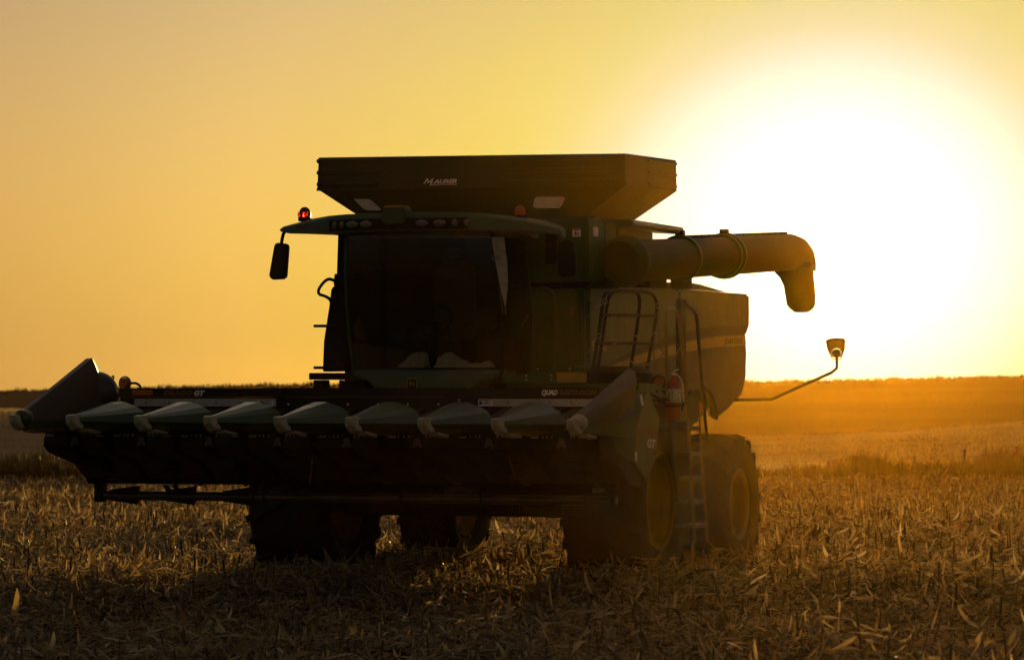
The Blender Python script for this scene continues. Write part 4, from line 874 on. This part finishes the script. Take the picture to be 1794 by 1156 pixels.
def ground_mat():
    m, t, p = new_mat('soil_and_pasture'); n = t.nodes.new; l = t.links.new
    g = n('ShaderNodeNewGeometry'); s = n('ShaderNodeSeparateXYZ'); l(g.outputs['Position'], s.inputs[0])
    mp = n('ShaderNodeMapping'); mp.inputs['Scale'].default_value = (.12, 1.0, 1.0); l(g.outputs['Position'], mp.inputs[0])
    no = n('ShaderNodeTexNoise'); no.inputs['Scale'].default_value = .35; no.inputs['Detail'].default_value = 7; l(mp.outputs[0], no.inputs['Vector'])
    n2 = n('ShaderNodeTexNoise'); n2.inputs['Scale'].default_value = 9; n2.inputs['Detail'].default_value = 8; l(g.outputs['Position'], n2.inputs['Vector'])
    def ramp(src, cs):
        r = n('ShaderNodeValToRGB'); e = r.color_ramp.elements
        while len(e) < len(cs): e.new(.5)
        for i, (q, c) in enumerate(cs): e[i].position = q; e[i].color = (*c, 1)
        l(src, r.inputs[0]); return r.outputs[0]
    soil = ramp(n2.outputs['Fac'], ((.3, (.030, .020, .012)), (.55, (.075, .052, .028)), (.8, (.13, .095, .052))))
    past = ramp(no.outputs['Fac'], ((.35, (.13, .085, .035)), (.5, (.21, .145, .065)), (.68, (.28, .20, .10))))
    hill = ramp(no.outputs['Fac'], ((.35, (.030, .022, .005)), (.6, (.055, .038, .009))))
    def step(a, b_):
        q = n('ShaderNodeMapRange'); q.inputs['From Min'].default_value = a; q.inputs['From Max'].default_value = b_; l(s.outputs[1], q.inputs[0]); return q.outputs[0]
    m1 = n('ShaderNodeMix'); m1.data_type = 'RGBA'; l(step(91, 96), m1.inputs['Factor']); l(soil, m1.inputs['A']); l(past, m1.inputs['B'])
    m2 = n('ShaderNodeMix'); m2.data_type = 'RGBA'; l(step(145, 149), m2.inputs['Factor']); l(m1.outputs['Result'], m2.inputs['A']); l(hill, m2.inputs['B'])
    l(m2.outputs['Result'], p.inputs['Base Color']); p.inputs['Roughness'].default_value = .95; p.inputs['Specular IOR Level'].default_value = .1
    bp = n('ShaderNodeBump'); bp.inputs['Strength'].default_value = .6; bp.inputs['Distance'].default_value = .05; l(n2.outputs['Fac'], bp.inputs['Height']); l(bp.outputs[0], p.inputs['Normal'])
    return m
M['ground'] = ground_mat()
xs = np.concatenate([np.linspace(-300, -40, 40), np.linspace(-39, 39, 157), np.linspace(40, 300, 40)])
ys = np.concatenate([np.linspace(-60, 18, 20), np.linspace(20, 110, 181), np.linspace(110.8, 182, 90), np.linspace(186, 640, 50)])
grid_obj('ground', xs, ys, terrain, M['ground'], 'structure')

# ---- corn residue and stubble
def frustum(rng, n, d0, d1, power=1.0, margin=4.5):
    """points spread over the wedge of ground in view (plus a margin), denser nearby when power>1"""
    t = rng.random(n) ** power; y = np.sqrt(d0 ** 2 + t * (d1 ** 2 - d0 ** 2)); x = (rng.random(n) * 2 - 1) * (y * .152 + margin)
    return x, y
def leaves(rng, x, y, z, Lg, Wd, yaw, pitch, curl, twist, nseg=4, fold=0.25):
    """curved ribbons, 3 vertices across with a keel fold, tapering to both ends"""
    n = len(x); co = np.zeros((n, nseg + 1, 3, 3)); s = np.linspace(0, 1, nseg + 1)
    px, py, pz = x.copy(), y.copy(), z.copy(); pit = pitch.copy(); yw = yaw.copy()
    for k in range(nseg + 1):
        wv = Wd * (.35, 1.0, .9, .75, .12)[k] if nseg == 4 else Wd * (np.sin(math.pi * (0.12 + .80 * s[k])) ** .7)
        tw = twist * s[k]
        dx, dy, dz = np.cos(yw) * np.cos(pit), np.sin(yw) * np.cos(pit), np.sin(pit)
        sx, sy, sz = -np.sin(yw) * np.cos(tw), np.cos(yw) * np.cos(tw), np.sin(tw)
        up = np.stack([-np.cos(yw) * np.sin(pit), -np.sin(yw) * np.sin(pit), np.cos(pit)], -1)
        for q, off in enumerate((-1, 0, 1)):
            co[:, k, q, 0] = px + sx * wv * off; co[:, k, q, 1] = py + sy * wv * off; co[:, k, q, 2] = pz + sz * wv * off
            if off == 0: co[:, k, q] -= up * (wv * fold)[:, None]
        st = Lg / nseg; px = px + dx * st; py = py + dy * st; pz = pz + dz * st; pit = pit + curl / nseg; yw = yw + twist * .25 / nseg
    base = (np.arange(n) * (nseg + 1) * 3)[:, None, None]
    k, q = np.meshgrid(np.arange(nseg), np.arange(2), indexing='ij'); a = (k * 3 + q).ravel()[None, :]
    a = base[:, :, 0] + a
    fs = np.stack([a, a + 1, a + 4, a + 3], -1).reshape(-1, 4)
    return co.reshape(-1, 3), fs, (nseg + 1) * 3
def keep_off_wheels(x, y):
    du = (x - T0.x) * ca - (y - T0.y) * sa; dv = (x - T0.x) * sa + (y - T0.y) * ca
    bad = np.zeros(len(x), bool)
    for (cu_, cv_, hw, hl) in ((1.95, 5.7, .52, .62), (-1.97, 5.7, .52, .62), (1.88, 9.72, .4, .55), (-1.82, 9.72, .4, .55)):
        bad |= (np.abs(du - cu_) < hw) & (np.abs(dv - cv_) < hl)
    return ~bad
def residue(name, seed, n, d0, d1, lmin, lmax, wmin, wmax, zmax, pm, power=1.0):
    rng = np.random.default_rng(seed); x, y = frustum(rng, n, d0, d1, power); k = keep_off_wheels(x, y); x, y = x[k], y[k]; n = len(x)
    # litter lies in loose drifts
    dr = np.sin(x * 2.1 + np.sin(y * 1.3) * 2) * np.sin(y * 1.7 + 1.1 * np.sin(x * .9)); 
    z = terrain(x, y) + rng.random(n) ** 1.4 * zmax * (1 + .5 * dr) + .01
    Lg = rng.uniform(lmin, lmax, n); Wd = rng.uniform(wmin, wmax, n) * .5
    pitch = rng.normal(.12, pm, n); yaw = rng.uniform(0, 2 * math.pi, n); curl = rng.normal(-.5, 1.0, n); tw = rng.normal(0, .8, n)
    co, fs, m = leaves(rng, x, y, z, Lg, Wd, yaw, pitch, curl, tw, 4)
    tone = np.repeat(np.clip(rng.normal(.5, .26, n), 0, 1), m)
    return co, fs, tone
def merge(*parts):
    cs, fs, ts = [], [], []; o = 0
    for c, f, t in parts: cs.append(c); fs.append(f + o); ts.append(t); o += len(c)
    return np.concatenate(cs), np.concatenate(fs), np.concatenate(ts)
co, fs, tn = merge(residue('r', 11, 135000, 24, 54, .06, .28, .008, .036, .17, .28),
                   residue('r', 12, 24000, 24, 56, .12, .38, .022, .068, .18, .26),
                   residue('r', 13, 125000, 52, 92, .10, .36, .016, .055, .16, .28))
o = np_mesh('corn_residue', co, fs, M['straw'], tn); tag(o, 'litter of dry corn leaves and husks covering the stubble field', 'corn residue'); o['kind'] = 'stuff'
# cut stalks standing in rows that run the way the machine drives
rng = np.random.default_rng(5); pts = []
for r in range(-66, 82):
    for s_ in np.arange(-12, 66, .17):
        uu = r * .76 + rng.normal(0, .03); vv = s_ + rng.normal(0, .04)
        if rng.random() < .45: continue
        X_ = T0.x + uu * ca + vv * sa; Y_ = T0.y - uu * sa + vv * ca
        if 25 < Y_ < 90 and abs(X_) < Y_ * .152 + 4.5: pts.append((X_, Y_))
pts = np.array(pts); k = keep_off_wheels(pts[:, 0], pts[:, 1]); pts = pts[k]
du = (pts[:, 0] - T0.x) * ca - (pts[:, 1] - T0.y) * sa; dv = (pts[:, 0] - T0.x) * sa + (pts[:, 1] - T0.y) * ca
n = len(pts); H = np.clip(rng.normal(.21, .08, n), .05, .42); tilt = rng.normal(0, .16, (n, 2)); rad = rng.uniform(.009, .015, n)
ns = 6; co = np.zeros((n, 3, ns, 3)); zb = terrain(pts[:, 0], pts[:, 1])
for k, (f, rr) in enumerate(((0, 1.25), (.5, 1.0), (1.0, .85))):
    for j in range(ns):
        a = 2 * math.pi * j / ns
        co[:, k, j, 0] = pts[:, 0] + tilt[:, 0] * H * f + rad * rr * math.cos(a); co[:, k, j, 1] = pts[:, 1] + tilt[:, 1] * H * f + rad * rr * math.sin(a)
        co[:, k, j, 2] = zb + H * f + (rng.uniform(-.03, .03, n) if k == 2 else 0)
base = np.arange(n) * 3 * ns; fl = []
for k in range(2):
    for j in range(ns): fl.append(np.stack([base + k * ns + j, base + k * ns + (j + 1) % ns, base + (k + 1) * ns + (j + 1) % ns, base + (k + 1) * ns + j], -1))
fs = np.concatenate(fl); tn = np.repeat(np.clip(rng.normal(.45, .25, n), 0, 1), 3 * ns)
# torn leaf sheaths hanging on the stalks
m_ = n // 1
xx = pts[:, 0]; yy = pts[:, 1]
lc, lf, mm = leaves(rng, xx, yy, zb + H * rng.uniform(.2, .95, n), rng.uniform(.07, .22, n), rng.uniform(.003, .009, n), rng.uniform(0, 6.28, n), rng.normal(.7, .5, n), rng.normal(-2.0, .9, n), rng.normal(0, .8, n), 4)
co2, fs2, tn2 = merge((co.reshape(-1, 3), fs, tn), (lc, lf, np.repeat(np.clip(rng.normal(.6, .3, n), 0, 1), mm)))
o = np_mesh('corn_stubble', co2, fs2, M['stalk'], tn2); tag(o, 'rows of cut corn stalks standing in the field', 'stubble'); o['kind'] = 'stuff'

# ---- rough grass along the field edge, pasture grass, fringe on the far hill
def blades(rng, x, y, h, w, lean=.25, nseg=3):
    n = len(x); z = terrain(x, y) - .02
    return leaves(rng, x, y, z, h, w, rng.uniform(0, 6.28, n), R(90) - np.abs(rng.normal(0, lean, n)), -np.abs(rng.normal(.5, .4, n)), rng.normal(0, .4, n), nseg, .1)
def clumpy(x, px_list):
    px = 897 + F_PX * x / 91.0
    v = np.zeros(len(x))
    for c, wd, am in px_list: v += am * np.exp(-((px - c) / wd) ** 2)
    return v
rng = np.random.default_rng(21); n = 60000
y = rng.uniform(87.5, 96, n); x = rng.uniform(-20, 20, n) * y / 91
px = 897 + F_PX * x / y
h = .26 + .22 * (px < 400) + .10 * rng.random(n) + clumpy(x, ((1530, 45, .45), (1440, 60, .12), (1630, 40, .20), (1700, 60, .16), (1780, 40, .45), (20, 60, .12), (75, 50, .10))) + .10 * np.sin(x * 3.1) * np.sin(x * 7.7 + 2)
h *= rng.uniform(.55, 1.15, n)
c1_, f1_, m1_ = blades(rng, x, y, np.clip(h, .1, 1.2), rng.uniform(.006, .016, n), .3)
t1_ = np.repeat(np.clip(rng.normal(.4, .28, n), 0, 1), m1_)
o = np_mesh('rough_grass', c1_, f1_, M['weeds'], t1_); tag(o, 'dark strip of rough grass and weeds along the far edge of the stubble field', 'grass'); o['kind'] = 'stuff'
n = 90000; x, y = frustum(rng, n, 95, 132, 1.0, 3)
c1_, f1_, m1_ = blades(rng, x, y, rng.uniform(.05, .13, n), rng.uniform(.004, .012, n), .5, 2)
patch = np.sin(x * .35 + y * .08) * np.sin(y * .21 + 1)
o = np_mesh('pasture_grass', c1_, f1_, M['drygrass'], np.repeat(np.clip(rng.normal(.5, .25, n) + .2 * patch, 0, 1), m1_)); tag(o, 'dry golden grass of the pasture beyond the fence line', 'grass'); o['kind'] = 'stuff'
n = 9000; x = rng.uniform(-33, 33, n); y = rng.normal(174, 1.6, n)
hh = rng.uniform(.05, .18, n) * (1 + .7 * np.maximum(0, np.sin(x * 1.7) * np.sin(x * 4.3 + 1)))
c1_, f1_, m1_ = blades(rng, x, y, hh, rng.uniform(.014, .04, n), .4, 2)
o = np_mesh('hilltop_growth', c1_, f1_, M['weeds'], np.repeat(rng.random(n) * .6, m1_)); tag(o, 'ragged low growth along the crest of the far hill', 'vegetation'); o['kind'] = 'stuff'

# ---- tall weeds: plants one can tell apart
def tall_weed(name, px, d, h, spread, seed, mat, label, group=None):
    rg = np.random.default_rng(seed); X0 = (px - 897) / F_PX * d; z0 = float(terrain(X0, d))
    t = thing(name, label, 'weed', (X0, d, z0), group, world=True)
    ns_ = 9; b = MB(); tips = []
    for k in range(ns_):
        a = rg.uniform(0, 6.28); l_ = rg.uniform(.2, 1) * spread; hh = h * rg.uniform(.6, 1)
        p0 = Vector((X0, d, z0)); p1_ = p0 + Vector((math.cos(a) * l_ * .4, math.sin(a) * l_ * .4, hh * .55)); p2_ = p0 + Vector((math.cos(a) * l_, math.sin(a) * l_, hh))
        b.tube([p0, p1_, p2_], .006, 5, rs=[.009, .006, .003]); tips.append((p0, p1_, p2_))
    st = part('stem', b, 'stripe' if False else 'wood', t)
    n = 700; idx = rg.integers(0, ns_, n); f = rg.uniform(.25, 1, n); P_ = []
    for i_, ff in zip(idx, f):
        p0, p1_, p2_ = tips[i_]; q = p0.lerp(p1_, ff * 2) if ff < .5 else p1_.lerp(p2_, ff * 2 - 1); P_.append(q)
    P_ = np.array([tuple(q) for q in P_]) + rg.normal(0, .05 + .03 * h, (n, 3)) * np.array([1, 1, .8])
    c_, f_, m_ = leaves(rg, P_[:, 0], P_[:, 1], np.maximum(P_[:, 2], z0 + .05), rg.uniform(.03, .11, n), rg.uniform(.006, .02, n), rg.uniform(0, 6.28, n), rg.uniform(-.4, 1.4, n), rg.normal(-.5, .6, n), rg.normal(0, 1, n), 2)
    c_ = c_ - np.array([X0, d, z0]); o = np_mesh('foliage', c_, f_, M[mat], np.repeat(rg.random(n), m_)); o.parent = t
    return t
tall_weed('bushy_weed', 1524, 89.5, .78, .42, 1, 'weeds', 'broad dark bushy weed at the field edge, left of the golden seeding weeds')
tall_weed('bushy_weed', 1788, 90.5, .95, .45, 2, 'weeds', 'dark tall bushy weed at the field edge, cut by the right border of the photo')
tall_weed('seeding_weed', 1625, 91.0, 1.25, .55, 3, 'goldweed', 'tallest golden seeding weed glowing in the backlight, right of the dark bushy weed')
tall_weed('seeding_weed', 1585, 90.2, .75, .40, 4, 'goldweed', 'low golden weed between the dark bushy weed and the tallest golden weed')
tall_weed('seeding_weed', 1660, 92.0, 1.0, .40, 5, 'goldweed', 'airy golden weed just right of the tallest golden weed')

# ---- fence posts along the field edge
POSTS = [(85, 788, 842, 'thin leaning fence post alone in the dark grass left of the header', -.16),
         (1451, 806, 846, 'short fence post nearest to the rear wheel, at the left of the row', .0),
         (1494, 802, 846, 'second fence post from the rear wheel, left of the dark bushy weed', .02),
         (1602, 798, 846, 'fence post standing in front of the golden seeding weeds', .0),
         (1688, 787, 842, 'tall fence post just right of the golden seeding weeds', .02),
         (1729, 785, 842, 'slender fence post between the tall post and the stoutest one', -.03),
         (1782, 781, 842, 'stoutest fence post, beside the dark bushy weed at the right border', .0)]
for i, (px, yt, yb, lab, ln) in enumerate(POSTS):
    d = 89.3; X0 = (px - 897) / F_PX * d; z0 = float(terrain(X0, d)); zt_ = EYE - (yt - 690) / F_PX * d
    t = thing('fence_post', lab, 'fence post', (X0, d, z0), 'fence posts along the field edge', world=True)
    r0 = (.022, .035, .03, .04, .045, .03, .06)[i]
    rg = random.Random(i); b = MB(); H_ = zt_ - z0 + .3
    pts_ = [(X0 + ln * (H_ * f - .3) + rg.uniform(-.008, .008), d + rg.uniform(-.008, .008), z0 - .3 + H_ * f) for f in (0, .35, .7, 1)]
    b.tube(pts_, r0, 9, rs=[r0 * 1.05, r0, r0 * .97, r0 * .93]); part('post', b, 'wood', t)
    b = MB(); q = pts_[2]; b.tube([(q[0] - r0 * 1.15, d - r0, q[2]), (q[0], d - r0 * 1.25, q[2] + .01), (q[0] + r0 * 1.15, d - r0, q[2])], .006, 5); part('wire_staple', b, 'steel', t)

# ------------------------------------------------------------------ dusty air
m = bpy.data.materials.new('haze'); m.use_nodes = True; t = m.node_tree; t.nodes.clear()
pv = t.nodes.new('ShaderNodeVolumePrincipled'); pv.inputs['Color'].default_value = (.60, .325, .008, 1); pv.inputs['Density'].default_value = .000072; pv.inputs['Anisotropy'].default_value = .94
mo = t.nodes.new('ShaderNodeOutputMaterial'); t.links.new(pv.outputs[0], mo.inputs['Volume'])
b = MB(); b.box((-320, -75, -4.5), (320, 660, 7.5)); me = bpy.data.meshes.new('haze'); me.from_pydata(b.v, [], b.f); me.materials.append(m)
hz = bpy.data.objects.new('haze', me); COL.objects.link(hz); hz['kind'] = 'stuff'; tag(hz, 'golden dusty evening air filling the whole scene', 'haze')
